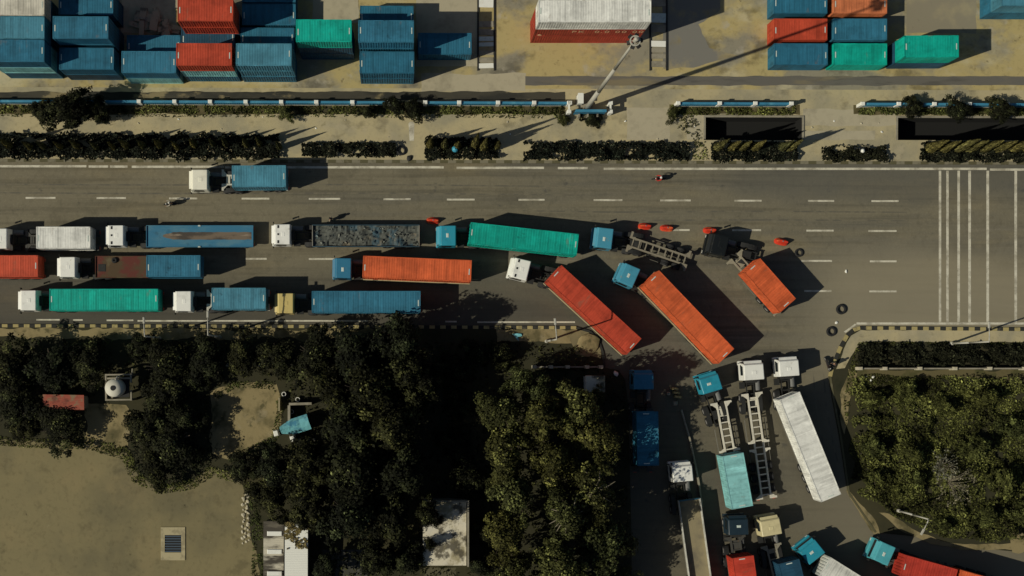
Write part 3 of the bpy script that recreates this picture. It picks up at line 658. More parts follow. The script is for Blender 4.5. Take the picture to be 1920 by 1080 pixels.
lorry('dark blue cab lorry hauling the long orange container, middle queue', (643.5, 502.5, 181), BLUEC, (782, 504, 182.4, L40, Z), hatch='green_mark', rails=True,
      loads=[('long orange container with yellowish streaks, middle queue', 782, 504, 182.4, L40, ORANGE)])
lorry('white cab lorry turning with the long red container', (977, 504.5, 194), WHITEC, (1113, 581.5, 222.6, L40, Z), vents=True, rails=True,
      loads=[('long red container with dark and orange stains, turned diagonally', 1114, 581, 222.6, L40, (.52,.068,.032))])
lorry('blue cab lorry turning with the long orange container, right of the red one', (1180, 516, 204), BLUEL, (1290, 595, 226.2, L40, Z), hatch='green_mark', rails=True,
      loads=[('long plain orange container, turned diagonally between red and short orange ones', 1291.5, 594.5, 226.2, L40, ORANGE)])
lorry('white cab lorry hauling the turquoise long container along the lower kerb', (52.5, 563, 180), WHITEC, (195, 562, 180, L40, Z),
      loads=[('long plain turquoise container beside the lower kerb', 194.5, 562, 180, L40, TEAL)])
lorry('white cab lorry with a short pale blue container beside the lower kerb', (343.5, 564.5, 180), WHITEC, (441, 560.5, 180, 7.2, Z), col=FR_W,
      loads=[('short pale blue streaked container beside the lower kerb', 447.5, 560, 180, L20, PALE_BLUE)])
lorry('yellow cab lorry hauling the long blue container along the lower kerb', (535, 568.5, 180), YELC, (687, 566, 180, L40, Z),
      loads=[('long blue container with two dark blots beside the lower kerb', 686.5, 566, 180, L40, BLUE2)])
# lorries in the side road
lorry('dark blue cab lorry in the tree shade at the left of the side road', (1207, 715, -90), BLUEC, (1214, 828, -90.6, 7.2, Z),
      loads=[('short blue container half in tree shade, left of the side road', 1214.5, 822.5, -90.8, L20, BLUE2)])
lorry('white cab lorry with a long open trailer, bottom of the side road', (1280.5, 888, -95), WHITEC, (1308, 1043, -98, 13.0, 2.05), kind='open_high', name='open_truck')
lorry('turquoise cab lorry with white skeleton frame and a pale cyan container at the rear', (1333, 720, -107), TEALC, (1370, 852, -100.5, 12.2, 1.25), col=(.66,.62,.50),
      loads=[('pale cyan container on the rear of the white skeleton trailer', 1383, 902, -100.3, L20, CYAN)], hatch='green_mark')
lorry('white cab lorry with an empty white skeleton trailer', (1414, 697, -94), WHITEC, (1424, 836, -98.0, 12.2, 1.25), col=(.62,.58,.47))
lorry('white cab lorry with the long white box, nearest the scrub', (1480, 690, -94), WHITEC, (1520, 838, -112.0, L40, Z),
      loads=[('long white container standing diagonally beside the scrub', 1519.5, 838, -112.0, 12.4, WHITE)])
lorry('very dark blue cab lorry, second row at the bottom of the side road', (1385, 988, -92), (.015,.03,.042), (1404, 1112, -98, L40, Z), hatch='green_mark',
      loads=[('red container cut by the bottom edge behind the very dark cab', 1407, 1145, -98, L40, (.52,.055,.03))])
lorry('yellow cab lorry facing up the side road, second row', (1446, 989, -100), (.62,.54,.30), (1474, 1096, -103, 8.4, Z), col=(.26,.24,.18),
      loads=[('dark blue container cut by the bottom edge behind the yellow cab', 1491, 1102, -104, L20, NAVY)])
lorry('turquoise cab lorry with a brown roof hatch, turned to the upper left', (1524, 1036, -128), TEALC, (1625, 1118, -147, L40, Z), hatch='brown_lid',
      loads=[('white container cut by the bottom edge behind the brown hatched cab', 1633, 1116, -148, L40, (.72,.71,.63))])
lorry('bright turquoise cab lorry facing left at the lower right corner', (1659, 1038, -156), (.08,.37,.41), (1780, 1079, -164.4, L40, Z), hatch='green_mark',
      loads=[('red container with machinery on its front end, lower right corner', 1742, 1074, -164.4, L20, (.50,.05,.03)),
             ('orange container behind the red one, cut by the lower right corner', 1846, 1102, -164.4, L20, ORANGE)])

# ------------------------------------------------------------------ fences and yard furniture
def fence(label, posts, y0, name='panel_fence'):
    pts = [P(x, y0(x), 0) for x in posts]
    t = thing(name, label, 'fence', (pts[0].x, pts[0].y, KZ), 0, 'blue panel fences along the yard')
    o = Vector((pts[0].x, pts[0].y, 0))
    for i, p in enumerate(pts):
        q = p-o
        link('post', cached('fpost', lambda: MB().box(-.20, .20, -.17, .17, 0, 1.5).box(-.25, .25, -.22, .22, 1.5, 1.62, .05).mesh('post')), M['white'], t, (q.x, q.y, 0))
        if i < len(pts)-1:
            L = (pts[i+1]-p).length-.5
            def pan(L=L):
                m = MB(); n = max(3, int(L/.25))
                m.box(0, L, -.06, .06, .25, 1.28)
                for j in range(n): m.box(L*j/n+.02, L*(j+1)/n-.05, -.10, -.062, .3, 1.25)
                m.box(0, L, -.13, .13, 1.282, 1.36); return m.mesh('panel')
            a = math.atan2(pts[i+1].y-p.y, pts[i+1].x-p.x)
            link('panel', pan(), M['blue_fence'], t, (q.x+.25, q.y, 0), a)
            link('plinth', MB().box(0, L, -.16, .16, 0, .248).mesh('plinth'), M['concrete'], t, (q.x+.25, q.y, 0), a)
    return t
fy = lambda x: 194.5+.0033*x
fence('long blue panel fence with white posts along the left of the yard', (-68,0,198-66,199,266,332,398,464,530,595,662,729), fy)
fence('short blue panel fence with white posts, left of the floodlight mast', (797,860,932,999,1065), fy)
fence('blue panel fence with white posts, between the mast and the gateway', (1266,1343,1409,1476), fy)
fence('blue panel fence overgrown by bushes at the right edge', (1608,1675,1741,1806,1876,1946), fy)
t = thing('gate_fence', 'blue set forward fence bay with white posts at the foot of the mast', 'fence', P(1064, 214, KZ), 0)
o = P(1064, 214, 0)
for x, y in ((1064,198),(1064,214),(1141,198),(1141,214)):
    q = P(x, y, 0)-o; link('post', CACHE['fpost'], M['white'], t, (q.x, q.y, 0))
q = P(1075, 214, 0)-o; Lg = (P(1132, 214, 0)-P(1075, 214, 0)).length
link('panel', MB().box(0, Lg, -.08, .08, .1, 1.9).box(0, Lg, -.14, .14, 1.9, 2.0).mesh('panel'), M['blue_fence'], t, (q.x, q.y, 0))
for x in (1064, 1141):
    q = P(x, 206, 0)-o; link('side_rail', cached('srail', lambda: MB().box(-.08, .08, -.42, .42, 1.2, 1.5).mesh('side_rail')), M['white'], t, (q.x, q.y, 0))
for x in (1084, 1100, 1118):
    q = P(x, 219, 0)-o; link('stay', cached('stay', lambda: MB().box(-.12, .12, -.2, .2, 0, .9, .03).mesh('stay')), M['concrete'], t, (q.x, q.y, 0))
# floodlight mast
b = P(1097, 207, 0); HM = 31.0
t = thing('floodlight_mast', 'tall tapering steel floodlight mast with a ring of lamps', 'light mast', (b.x, b.y, KZ))
link('mast', MB().path([(0,0,.3),(0,0,10),(0,0,20),(0,0,HM)], [.29,.24,.17,.10], 14).mesh('mast', smooth=True), M['galv'], t)
link('base_plate', MB().box(-.8,.8,-.8,.8,0,.3).mesh('base_plate'), M['concrete'], t)
link('lamp_ring', MB().lathe([(.38,-.08),(.5,-.08),(.5,.08),(.38,.08),(.38,-.08)], 20, (0,0,HM-.3)).tube((-.45,0,HM-.3),(.45,0,HM-.3),.05).tube((0,-.45,HM-.3),(0,.45,HM-.3),.05).lathe([(.0,.5),(.2,.4),(.22,0),(.2,-.3)], 12, (0,0,HM)).mesh('lamp_ring'), M['galv'], t)
for k in range(6):
    a = k*math.pi/3+.2
    f = link('floodlight', cached('flood', lambda: MB().box(-.10, .32, -.2, .2, -.14, .12, .04).mesh('floodlight')), M['dark'], t, (.45*math.cos(a), .45*math.sin(a), HM-.42), (0, R(25), a))
    link('lens', cached('flens', lambda: MB().box(-.05, .28, -.15, .15, -.17, -.15).mesh('lens')), M['lamp'], f)
q = P(1085, 190, 0)
t = thing('control_cabinet', 'white upright cabinet standing left of the mast foot', 'cabinet', (q.x, q.y, KZ))
link('body', MB().box(-.28, .28, -.55, .55, .1, 1.5).mesh('body', bevel=.04), M['white'], t); link('plinth', MB().box(-.35, .35, -.62, .62, 0, .1).mesh('plinth'), M['concrete'], t)
link('lid', MB().box(-.32, .32, -.6, .6, 1.5, 1.56).mesh('lid'), M['white'], t)
q = P(292, 42, .5); t = thing('board_heap', 'heap of weathered beige boards and panels in the gap left of the red stacks', 'board heap', (q.x, q.y, KZ+.03)); r2 = random.Random(12)
m = MB()
for k in range(26):
    mt = Matrix.Translation((r2.uniform(-2.6, 2.4), r2.uniform(-1.1, 1.1), .1+.05*k*.5)) @ Matrix.Rotation(r2.choice((0, R(90)))+r2.uniform(-.3, .3), 4, 'Z') @ Matrix.Rotation(r2.uniform(-.06, .06), 4, 'X')
    m.box(-r2.uniform(.4, 1.2), r2.uniform(.4, 1.2), -r2.uniform(.1, .5), r2.uniform(.1, .5), 0, .06, 0, mt)
link('boards', m.mesh('boards'), mat('old_boards', (.42,.36,.24), [((.10,.09,.07), .9, I1, .5, .62, .8), ((.08,.16,.2), .6, I1, .56, .66, .7)], .9), t)
link('upright_panel', MB().box(-.1, .1, -.75, .75, 0, 2.2).mesh('upright_panel'), M['kerb_a'], t, (2.75, .3, 0))
# drain lines with pale slabs in the yard
for n_, (x, ys, lb) in enumerate(((911.5, ((-14,30,1),(40,12,0),(55,12,0),(69,9,2),(80,8,2),(95,9,0),(108,10,0),(119,10,1)), 'drain line of pale slabs between dark rails, beside the shaded blue containers'),
                                  (1234, ((-10,24,0),(25,19,2),(46,16,0),(77,12,1),(90,9,0),(101,10,0),(115,12,0)), 'drain line of pale slabs right of the white topped stack'))):
    q = P(x, 60, 0); t = thing('drain_channel', lb, 'drain', (q.x, q.y, KZ), ROLL)
    ya, yb = P(x, 133, 0).y-q.y, P(x, -40, 0).y-q.y
    for s in (-1, 1): link('rail', cached(('dr', n_), lambda: MB().box(-.09, .09, ya, yb, 0, .13).mesh('rail')), M['dark'], t, (s*.95, 0, 0))
    for y, hpx, w in ys:
        p = P(x, y+hpx/2, 0); hh = hpx/16.3/2*.92
        link('slab', MB().box(-.84, .84, -hh, hh, 0, .11 if w else .08).mesh('slab', bevel=.02), (M['concrete'], M['white'], M['green_mark'])[w], t, (0, p.y-q.y, 0), R(random.uniform(-2, 2)))
# street lamps
def lamp(label, bx, by, h, arm, a, head='galv'):
    q = P(bx, by, 0); t = thing('street_lamp', label, 'street lamp', (q.x, q.y, KZ if by != 0 else 0), ang(a), 'street lamps beside the road')
    link('pole', cached(('lp', h), lambda: MB().path([(0,0,0),(0,0,h*.5),(0,0,h)], [.12,.10,.075], 10).lathe([(.0,.5),(.2,.5),(.2,0)], 10).mesh('pole', smooth=True)), M['galv'], t)
    link('arm', cached(('la', arm, h), lambda: MB().path([(0,0,h),(arm*.4,0,h+.12),(arm,0,h+.16)], [.07,.06,.05], 8).mesh('arm', smooth=True)), M['galv'], t)
    hd = link('lamp_head', cached('lhead', lambda: MB().box(0, .75, -.14, .14, -.07, .08, .05).mesh('lamp_head', bevel=.03)), M[head], t, (arm-.05, 0, h+.16))
    link('lens', cached('llens', lambda: MB().box(.12, .68, -.10, .10, -.10, -.075).mesh('lens')), M['lamp'], hd)
lamp('street lamp on the lower kerb, its arm over the rear of the long turquoise container', 300, 634, 8.6, 1.4, -92)
lamp('street lamp on the lower kerb beside the short pale blue container', 413, 632, 9.2, 1.9, -90)
lamp('street lamp by the kerb bend near the long red container', 1024, 640, 9.6, 1.6, -95)
lamp('street lamp with a shining white head in the scrub at the lower right', 1683, 957, 8.4, 1.2, 118, 'white')
lamp('street lamp in the hedge at the right edge, arm over the white road stripes', 1782, 644, 9.4, 1.5, -92)

# ------------------------------------------------------------------ small road things
def barrier(label, px, py, a, s=1.0):
    q = P(px, py, .4); t = thing('traffic_barrier', label, 'traffic barrier', (q.x, q.y, .006), ang(a), 'red plastic barriers along the queue')
    def body():
        m = MB(); pr = [(0,.30),(.18,.30),(.26,.22),(.62,.12),(.80,.09)]; n = 16; vs = []
        for z, w in pr:
            for i in range(n):
                th = 2*math.pi*i/n; c, d = math.cos(th), math.sin(th)
                vs.append((math.copysign(abs(c)**.6, c)*(.78-.25*z), math.copysign(abs(d)**.8, d)*w*1.25, z))
        k = len(pr); m.add(vs, [(j*n+i, j*n+(i+1) % n, (j+1)*n+(i+1) % n, (j+1)*n+i) for j in range(k-1) for i in range(n)]+[tuple(range((k-1)*n, k*n)), tuple(range(n-1, -1, -1))])
        return m.mesh('body')
    link('body', cached('barr', body), M['red_plastic'], t, scale=(s, s, s))
    link('fill_cap', cached('bcap', lambda: MB().tube((0,0,.8),(0,0,.86),.07).mesh('fill_cap')), M['rim'], t, scale=(s, s, s))
barrier('red barrier by the scrap trailer, alone above the turquoise cab', 812, 413.5, 4)
barrier('red barrier leftmost of three above the empty dark skeletal trailer', 1210, 424, 3)
barrier('red barrier at the start of a white lane dash, middle one of three', 1251, 427.5, 4)
barrier('red barrier rightmost of the three, just above the black cab', 1332, 431.5, 2)
barrier('red barrier tilted beside a loose tyre, farthest right', 1466, 453, 12, 1.05)
def tyre(label, px, py, r=.62, tilt=0, z=.006):
    q = P(px, py, .1)
    def mk():
        m = MB(); m.lathe([(.36,.02),(.50,.0),(.60,.05),(.62,.14),(.60,.23),(.50,.28),(.36,.26),(.34,.14),(.36,.02)], 24); return m.mesh('loose_tyre', smooth=True)
    o = link('loose_tyre', cached('ltyre', mk), M['rubber'], None, (q.x, q.y, z), (R(tilt), 0, 0), (r/.62,)*3)
    return tag(o, label, 'tyre', 'loose tyres lying on the road')
tyre('loose tyre lying on the tan road by the right kerb bend, farther from it', 1577, 580, .60)
tyre('loose tyre lying close to the striped kerb bend', 1558.5, 621.5, .58)
tyre('loose tyre at the shadow edge of the short orange container', 1498, 474, .5)
tyre('loose tyre on the upper verge at the end of a hedge', 752.5, 283, .55, z=KZ+.01)
# stones, bags and litter
def stone(label, px, py, s, mtl='stone', group=None, cat='stone', name='stone', z=KZ):
    def mk(seed):
        b = bmesh.new(); bmesh.ops.create_icosphere(b, subdivisions=2, radius=1)
        for v in b.verts: v.co *= 1+.35*noise.noise(v.co*1.3+Vector((seed*7, 0, 0)))
        for v in b.verts: v.co.z = max(v.co.z*.7, -.3)+.3
        me = bpy.data.meshes.new(name); b.to_mesh(me); b.free(); return me
    k = random.randrange(5); q = P(px, py, 0)
    o = link(name, cached(('stone', k, mtl, name), lambda: mk(k)), M[mtl], None, (q.x, q.y, z), random.uniform(0, 6), (s, s*random.uniform(.6, 1), s*.8))
    return tag(o, label, cat, group)
for i in range(30):
    yy = 927+i*3.15
    stone('pale stone in the wavy row edging the dirt yard', 461+6*math.sin(i*1.9)+random.uniform(-2, 2), yy, random.uniform(.12, .24), group='pale stones edging the yard')
for px, py, s, lb in ((1622,707,.24,'white bag, leftmost of three, beside the low white wall'),(1636,707,.18,'white bag, rightmost of three, beside the low white wall'),(1632,713,.14,'smallest white bag below the other two')):
    stone(lb, px, py, s, 'white', None, 'bag', 'rubbish_bag')
for i in range(26):
    xx = (60, 260, 330, 420, 500, 545, 600, 640, 690, 735, 785, 945, 960, 1010, 1180, 1230, 1270, 1298, 1306, 1312, 1318, 1520, 1560, 1610, 1660, 1640)[i]
    stone('pale scrap of litter lying on the upper verge', xx+random.uniform(-8, 8), random.uniform(218, 232) if i % 3 else random.uniform(236, 262) if not 1322 < xx < 1503 else 216, random.uniform(.08, .17), 'stone' if i % 2 else 'white', 'scraps of litter on the upper verge', 'scrap', 'plastic_scrap')
stone('whitish stone on the tan road between the tyres', 1568, 605, .18, 'white', z=.004); stone('pale stone on the tan road under the lane dashes', 1586, 509, .2, 'white', z=.004)
stone('dark dirt lump on the kerb of the upper verge', 767.5, 297, .35, 'dark', cat='dirt lump', name='dirt_lump')
stone('white oval cover lying in the shade near the white cabin', 1154.5, 700.5, .36, 'white', cat='cover', name='oval_cover')
_m = stone('pale sandy mound inside the kerb bend', 1100, 647, 1.6, 'rough_dirt', cat='mound', name='sand_mound'); _m.scale.z = .35
q = P(968, 631, 0); o = link('plastic_sheet', MB().add([(-.5,.3,.1),(.1,.35,.22),(.15,-.05,.12),(-.2,.0,.2),(.65,.05,.1),(.55,.3,.2),(.3,-.5,.08),(.1,-.4,.18)], [(0,3,2,1),(2,4,5,1),(3,7,6,2)]).mesh('plastic_sheet'), M['tarp'], None, (q.x, q.y, KZ+.02))
m_ = o.modifiers.new('t', 'SOLIDIFY'); m_.thickness = .03; tag(o, 'crumpled pale blue plastic sheet on the lower verge', 'plastic sheet')
q = P(853, 281, .8); o = link('plastic_bag', MB().lathe([(0,0),(.3,.05),(.38,.2),(.25,.4),(.05,.5)], 10).mesh('plastic_bag'), mat('blue_bag', (.05,.3,.42), [], .4), None, (q.x, q.y, 1.15)); tag(o, 'small bright blue bag caught on the dark hedge', 'bag')
q = P(1613, 285, .6); o = link('lamp_globe', MB().lathe([(.08,0),(.08,1.1),(.20,1.15),(.24,1.28),(.18,1.42),(0,1.48)], 12).mesh('garden_lamp', smooth=True), M['white'], None, (q.x, q.y, KZ)); o.name = 'garden_lamp'; tag(o, 'small white globe lamp in the short hedge', 'garden lamp')

# ------------------------------------------------------------------ people and motorbikes
def skin_body(name, pts, edges, parent, mtl, color=None, sub=1):
    me = bpy.data.meshes.new(name); me.from_pydata([p[:3] for p in pts], edges, [])
    o = link(name, me, mtl, parent, color=color)
    sk = o.modifiers.new('skin', 'SKIN'); sk.use_smooth_shade = True
    me.skin_vertices[0].data[0].use_root = True
    for i, p in enumerate(pts): me.skin_vertices[0].data[i].radius = (p[3], p[3])
    s = o.modifiers.new('sub', 'SUBSURF'); s.levels = sub; s.render_levels = sub
    dg = bpy.context.evaluated_depsgraph_get(); bpy.context.view_layer.update()
    nm = bpy.data.meshes.new_from_object(o.evaluated_get(dg)); o.modifiers.clear(); o.data = nm
    if not nm.materials: nm.materials.append(mtl)
    return o
def person(label, loc, rot, pose, jacket, trousers, helmet=None):
    t = thing('person', label, 'person', loc, rot)
    if pose == 'ride':
        pel, chest, neck, head = (-.15,0,.86,.14), (-.02,0,1.22,.16), (.03,0,1.42,.07), (.06,0,1.58,.105)
        arms = lambda s: [(.0,s*.19,1.34,.06), (.22,s*.30,1.14,.045), (.46,s*.30,1.06,.035), (.54,s*.29,1.07,.03)]
        legs = lambda s: [(-.13,s*.10,.82,.10), (.26,s*.20,.80,.075), (.16,s*.20,.42,.055), (.10,s*.19,.32,.045), (.28,s*.20,.30,.035)]
    else:
        pel, chest, neck, head = (0,0,.92,.14), (0,0,1.28,.16), (.01,0,1.48,.065), (.02,0,1.64,.105)
        arms = lambda s: [(0,s*.20,1.40,.06), (-.02,s*.25,1.12,.045), (.05,s*.26,.88,.035), (.07,s*.26,.78,.03)]
        legs = lambda s: [(0,s*.10,.86,.10), (.02*s,s*.11,.48,.07), (.03*s,s*.11,.10,.05), (.15+.03*s,s*.13,.04,.04)]
    pts = [pel, chest, neck, head, (head[0]+.01, 0, head[2]+.10, .08)]; ed = [(0,1),(1,2),(2,3),(3,4)]
    for s in (-1, 1):
        b = len(pts); a = arms(s); pts += a; ed += [(1, b)]+[(b+i, b+i+1) for i in range(len(a)-1)]
        for f in range(4):                          # four fingers and a thumb, curled
            h = a[-1]; k = len(pts); off = -.024+.016*f
            pts += [(h[0]+.05, h[1]+off, h[2]-.01, .010), (h[0]+.085-.006*abs(f-1.5), h[1]+off, h[2]-.04, .009)]; ed += [(b+len(a)-1, k), (k, k+1)]
        k = len(pts); pts += [(h[0]+.025, h[1]-s*.045, h[2]-.02, .011)]; ed += [(b+len(a)-1, k)]
        b = len(pts); l = legs(s); pts += l; ed += [(0, b)]+[(b+i, b+i+1) for i in range(len(l)-1)]
    body = skin_body('body', pts, ed, t, M['skin'])
    jp = [(pel[0], 0, pel[2]+.04, .165), (chest[0], 0, chest[2], .19)]; je = [(0,1)]
    for s in (-1, 1):
        a = arms(s)[:3]; b = len(jp); jp += [(p[0], p[1], p[2], p[3]+.018) for p in a]; je += [(1,b),(b,b+1),(b+1,b+2)]
    skin_body('jacket', jp, je, t, M['cloth'], jacket)
    tp = [(pel[0], 0, pel[2]-.02, .16)]; te = []
    for s in (-1, 1):
        l = legs(s)[:3]; b = len(tp); tp += [(p[0], p[1], p[2], p[3]+.016) for p in l]; te += [(0,b),(b,b+1),(b+1,b+2)]
    skin_body('trousers', tp, te, t, M['cloth'], trousers)
    hm = MB().lathe([(.0,.17),(.06,.155),(.11,.10),(.135,.02),(.13,-.05),(.115,-.07)], 14, (head[0]-.005, 0, head[2]+.05))
    link('helmet' if helmet else 'hair', hm.mesh('helmet', smooth=True), M['cloth'], t, color=helmet or (.015,.013,.012), scale=(1,1,1))
    fc = MB()
    for s in (-1, 1): fc.box(head[0]+.095, head[0]+.11, s*.038-.014, s*.038+.014, head[2]-.005, head[2]+.012)
    link('eyes', fc.mesh('eyes'), M['dark'], t); link('nose', MB().box(head[0]+.09, head[0]+.135, -.015, .015, head[2]-.05, head[2]-.005, .004).mesh('nose'), M['skin'], t)
    return t
def motorbike(label, px, py, a, color):
    q = P(px, py, .5); t = thing('motorbike', label, 'motorbike', (q.x, q.y, .006), ang(a), 'motorbikes on the road')
    for x in (-.62, .62):
        w = link('wheel', cached('mw', lambda: MB().lathe([(.22,-.05),(.28,-.05),(.30,0),(.28,.05),(.22,.05)], 18, axis='y').mesh('wheel', smooth=True)), M['rubber'], t, (x, 0, .30))
        link('rim', cached('mr', lambda: MB().lathe([(0,.03),(.21,.035),(.21,-.035),(0,-.03)], 14, axis='y').mesh('rim')), M['rim'], w)
    def bd():
        m = MB(); m.hexa([(-.5,-.10,.42),(.25,-.13,.32),(.25,.13,.32),(-.5,.10,.42)], [(-.6,-.12,.72),(.3,-.10,.62),(.3,.10,.62),(-.6,.12,.72)])
        m.hexa([(.28,-.16,.40),(.5,-.10,.45),(.5,.10,.45),(.28,.16,.40)], [(.34,-.14,.95),(.46,-.09,.98),(.46,.09,.98),(.34,.14,.95)]); return m.mesh('fairing', bevel=.03)
    link('fairing', cached('mb', bd), M['cab'], t, color=color)
    link('seat', cached('ms', lambda: MB().box(-.62, .12, -.13, .13, .72, .80, .03).mesh('seat')), M['rubber'], t)
    link('handlebar', cached('mh', lambda: MB().path([(.34,-.36,1.04),(.42,-.12,1.02),(.42,.12,1.02),(.34,.36,1.04)], [.018]*4, 8).tube((.62,0,.30),(.42,0,1.02),.03).mesh('handlebar')), M['dark'], t)
    link('headlight', cached('mhl', lambda: MB().tube((.5,0,.85),(.57,0,.84),.08).mesh('headlight')), M['lamp'], t)
    return q
q = motorbike('red motorbike ridden alone in the upper lane', 1237, 335.5, 181, (.35,.02,.015)); person('rider in a red jacket and white helmet on the lone motorbike', (q.x, q.y, .006), ang(181), 'ride', (.45,.03,.02), (.03,.03,.04), (.75,.74,.68))
q = motorbike('dark motorbike below a lane dash near the white cab lorry', 321, 382.5, 178, (.04,.04,.04)); person('rider in pale grey with a white helmet, beside the lane dash', (q.x, q.y, .006), ang(178), 'ride', (.30,.28,.22), (.04,.04,.05), (.62,.6,.52))
q = P(620, 411, .8); person('person in a pale shirt standing beside the scrap trailer', (q.x, q.y, .006), ang(200), 'stand', (.42,.38,.28), (.05,.05,.06))
q = P(1556, 690, .8); motorbike('dark motorbike parked against the striped kerb bend', 1552, 683, 70, (.03,.02,.02)); person('person in a dark jacket standing by the parked motorbike', (P(1563,682,.8).x, P(1563,682,.8).y, .006), ang(120), 'stand', (.05,.05,.05), (.03,.03,.035))

# ------------------------------------------------------------------ divider in the side road
pts = [(1268,728),(1272,745),(1277,768),(1283,790),(1293,825),(1303,870),(1311,915),(1316,950)]
t = thing('road_divider', 'thin curved concrete divider with striped head in the side road', 'divider', P(1268, 728, 0))
o = P(1268, 728, 0); m = MB(); wp = [P(*p, 0)-o for p in pts[2:]]
for a, b in zip(wp, wp[1:]):
    d = (b-a); n = Vector((-d.y, d.x, 0)).normalized()*.09; c = [a-n, b-n, b+n, a+n]; m.hexa([(v.x, v.y, .004) for v in c], [(v.x, v.y, .35) for v in c])
link('kerb_line', m.mesh('kerb_line'), M['concrete'], t)
for i, (x, y) in enumerate(((1264,729),(1267,736.5),(1270,744))):
    q = P(x, y, 0)-o; link('striped_block', cached('sblk', lambda: MB().box(-.42, .42, -.16, .16, .004, .55, .05).mesh('striped_block')), M['kerb_a'], t, (q.x, q.y, 0), R(-8))
q = P(1252, 738, 0)-o; link('bollard', MB().lathe([(.22,.0),(.2,.6),(.0,.7)], 10).mesh('bollard'), M['concrete'], t, (q.x, q.y, 0))
q = P(1266, 754, 0)-o; link('rubble', MB().box(-.3, .3, -.4, .2, 0, .3, .12).mesh('rubble'), M['concrete'], t, (q.x, q.y, 0))

# ------------------------------------------------------------------ buildings and yard things at the lower left
q = P(222.5, 726, 3.0); t = thing('water_tower', 'square concrete tower frame under the pale round tank', 'tower', (q.x, q.y, KZ))
s = 1.5
def fr():
    m = MB(); w = .17
    m.box(-s, s, s-w, s, 2.75, 3.05); m.box(-s, s, -s, -s+w, 2.75, 3.05); m.box(-s, -s+w, -s+w, s-w, 2.75, 3.05); m.box(s-w, s, .5, s-w, 2.75, 3.05); m.box(s-w, s, -s+w, -.35, 2.75, 3.05)
    m.box(-s+w, s-w, .9, 1.1, 2.77, 3.0); m.box(-.9, -.7, -s+w, .9, 2.6, 2.75); return m.mesh('top_frame')
link('top_frame', fr(), M['concrete'], t, rot=R(1))
for sx in (-1, 1):
    for sy in (-1, 1): link('post', cached('wpost', lambda: MB().box(-.12, .12, -.12, .12, 0, 2.75).mesh('post')), M['concrete'], t, (sx*(s-.12), sy*(s-.12), 0))
link('platform', MB().box(-1.15, 1.15, -1.15, .9, 2.42, 2.6).mesh('platform'), M['dark'], t)
link('pipe', MB().path([(s-.1,s-.1,2.4),(s+.05,s+.1,3.1),(s+.1,s+.6,3.1)], [.08,.08,.08], 8).mesh('pipe'), M['concrete'], t)
tq = P(220, 727, 2.7); t = thing('water_tank', 'pale round water tank with dark lid on the square tower', 'water tank', (tq.x, tq.y, 2.735))
link('body', MB().lathe([(0,0),(.98,0),(1.0,.1),(1.0,1.75),(.92,1.95),(.45,2.12),(.30,2.15)], 32).mesh('body', smooth=True), mat('tank_plastic', (.60,.57,.46), [((.40,.36,.26), .8, I1, .5, .7, .6)], .6), t)
link('lid', MB().lathe([(.29,2.13),(.27,2.22),(0,2.24)], 20).mesh('lid'), M['rubber'], t)
link('pipe', MB().path([(.2,.95,1.9),(.35,1.2,1.7),(.35,1.35,.3)], [.09,.09,.09], 8).mesh('pipe'), mat('pale_pipe', (.5,.46,.36), [], .6), t)
def shed(name, label, cat, x0, x1, y0, y1, h, roofmat, wallmat, a=0, slope=.25, over=.15):
    zc = h; c = P((x0+x1)/2, (y0+y1)/2, zc); sx = (x1-x0)*(H-zc)/F/2; sy = (y1-y0)*(H-zc)/F/2
    t = thing(name, label, cat, (c.x, c.y, KZ), ang(a))
    m = MB(); w = .12; X, Y = sx-over, sy-over
    m.box(-X, X, -Y, -Y+w, 0, h-.05-slope/2); m.box(-X, X, Y-w, Y, 0, h-.05-slope/2); m.box(-X, -X+w, -Y+w, Y-w, 0, h-.05-slope/2); m.box(X-w, X, -Y+w, Y-w, 0, h-.05-slope/2)
    link('wall', m.mesh('wall'), wallmat, t)
    def roof():
        m = MB(); pr = corr(-sy, sy, .20, .012); vs = []
        for y, d in pr:
            z = h-slope/2*(y/sy if sy else 0)*-1
            vs += [(-sx, y, z+d), (sx, y, z+d), (-sx, y, z+d-.03), (sx, y, z+d-.03)]
        n = len(pr); fs = []
        for i in range(n-1):
            a0, b0 = 4*i, 4*i+4; fs += [(a0, a0+1, b0+1, b0), (a0+2, b0+2, b0+3, a0+3), (a0, b0, b0+2, a0+2), (a0+1, a0+3, b0+3, b0+1)]
        m.add(vs, fs); return m.mesh('roof')
    link('roof', roof(), roofmat, t)
    link('door', MB().box(-.45, .45, -Y-.05, -Y-.003, 0, 2.0 if h > 2.3 else h*.7).mesh('door'), M['dark'], t)
    return t, sx, sy
shed('tin_shed', 'small collapsing shed with rusty red sheets among dark trees', 'shed', 81, 158, 740, 768, 2.6, M['rust_roof'], M['concrete'], 1)
t, sx, sy = shed('roof_shed', 'long shed with a bright white sheet roof', 'shed', 534, 577, 980, 1150, 3.3, M['white_roof'], M['concrete'], .3)
_r = np.random.default_rng(3); _n = 420
_c = np.stack([_r.uniform(-sx, sx, _n), sy-_r.random(_n)**1.6*2.9, np.full(_n, 3.3+.16)], 1); _c = _c[[noise.noise((q[0]*.9, q[1]*.9, 2)) > -.12 for q in _c]]
LITTER = (_c, t)
t, sx, sy = shed('weathered_shed', 'lower shed with dark weathered sheets beside the bright white roof', 'shed', 494, 532, 977, 1150, 2.7, M['old_roof'], M['concrete'], .3)
for yy in (1000, 1034, 1075):
    p = P(515, yy, 2.8); link('skylight', cached('skyl', lambda: MB().box(-.85, .85, -.28, .28, 0, .08, .05).mesh('skylight', bevel=.03)), M['white'], t, tuple(Matrix.Rotation(-t.rotation_euler.z, 3, 'Z') @ (Vector((p.x, p.y, 0))-Vector((t.location.x, t.location.y, 0)))+Vector((0, 0, 2.82))))
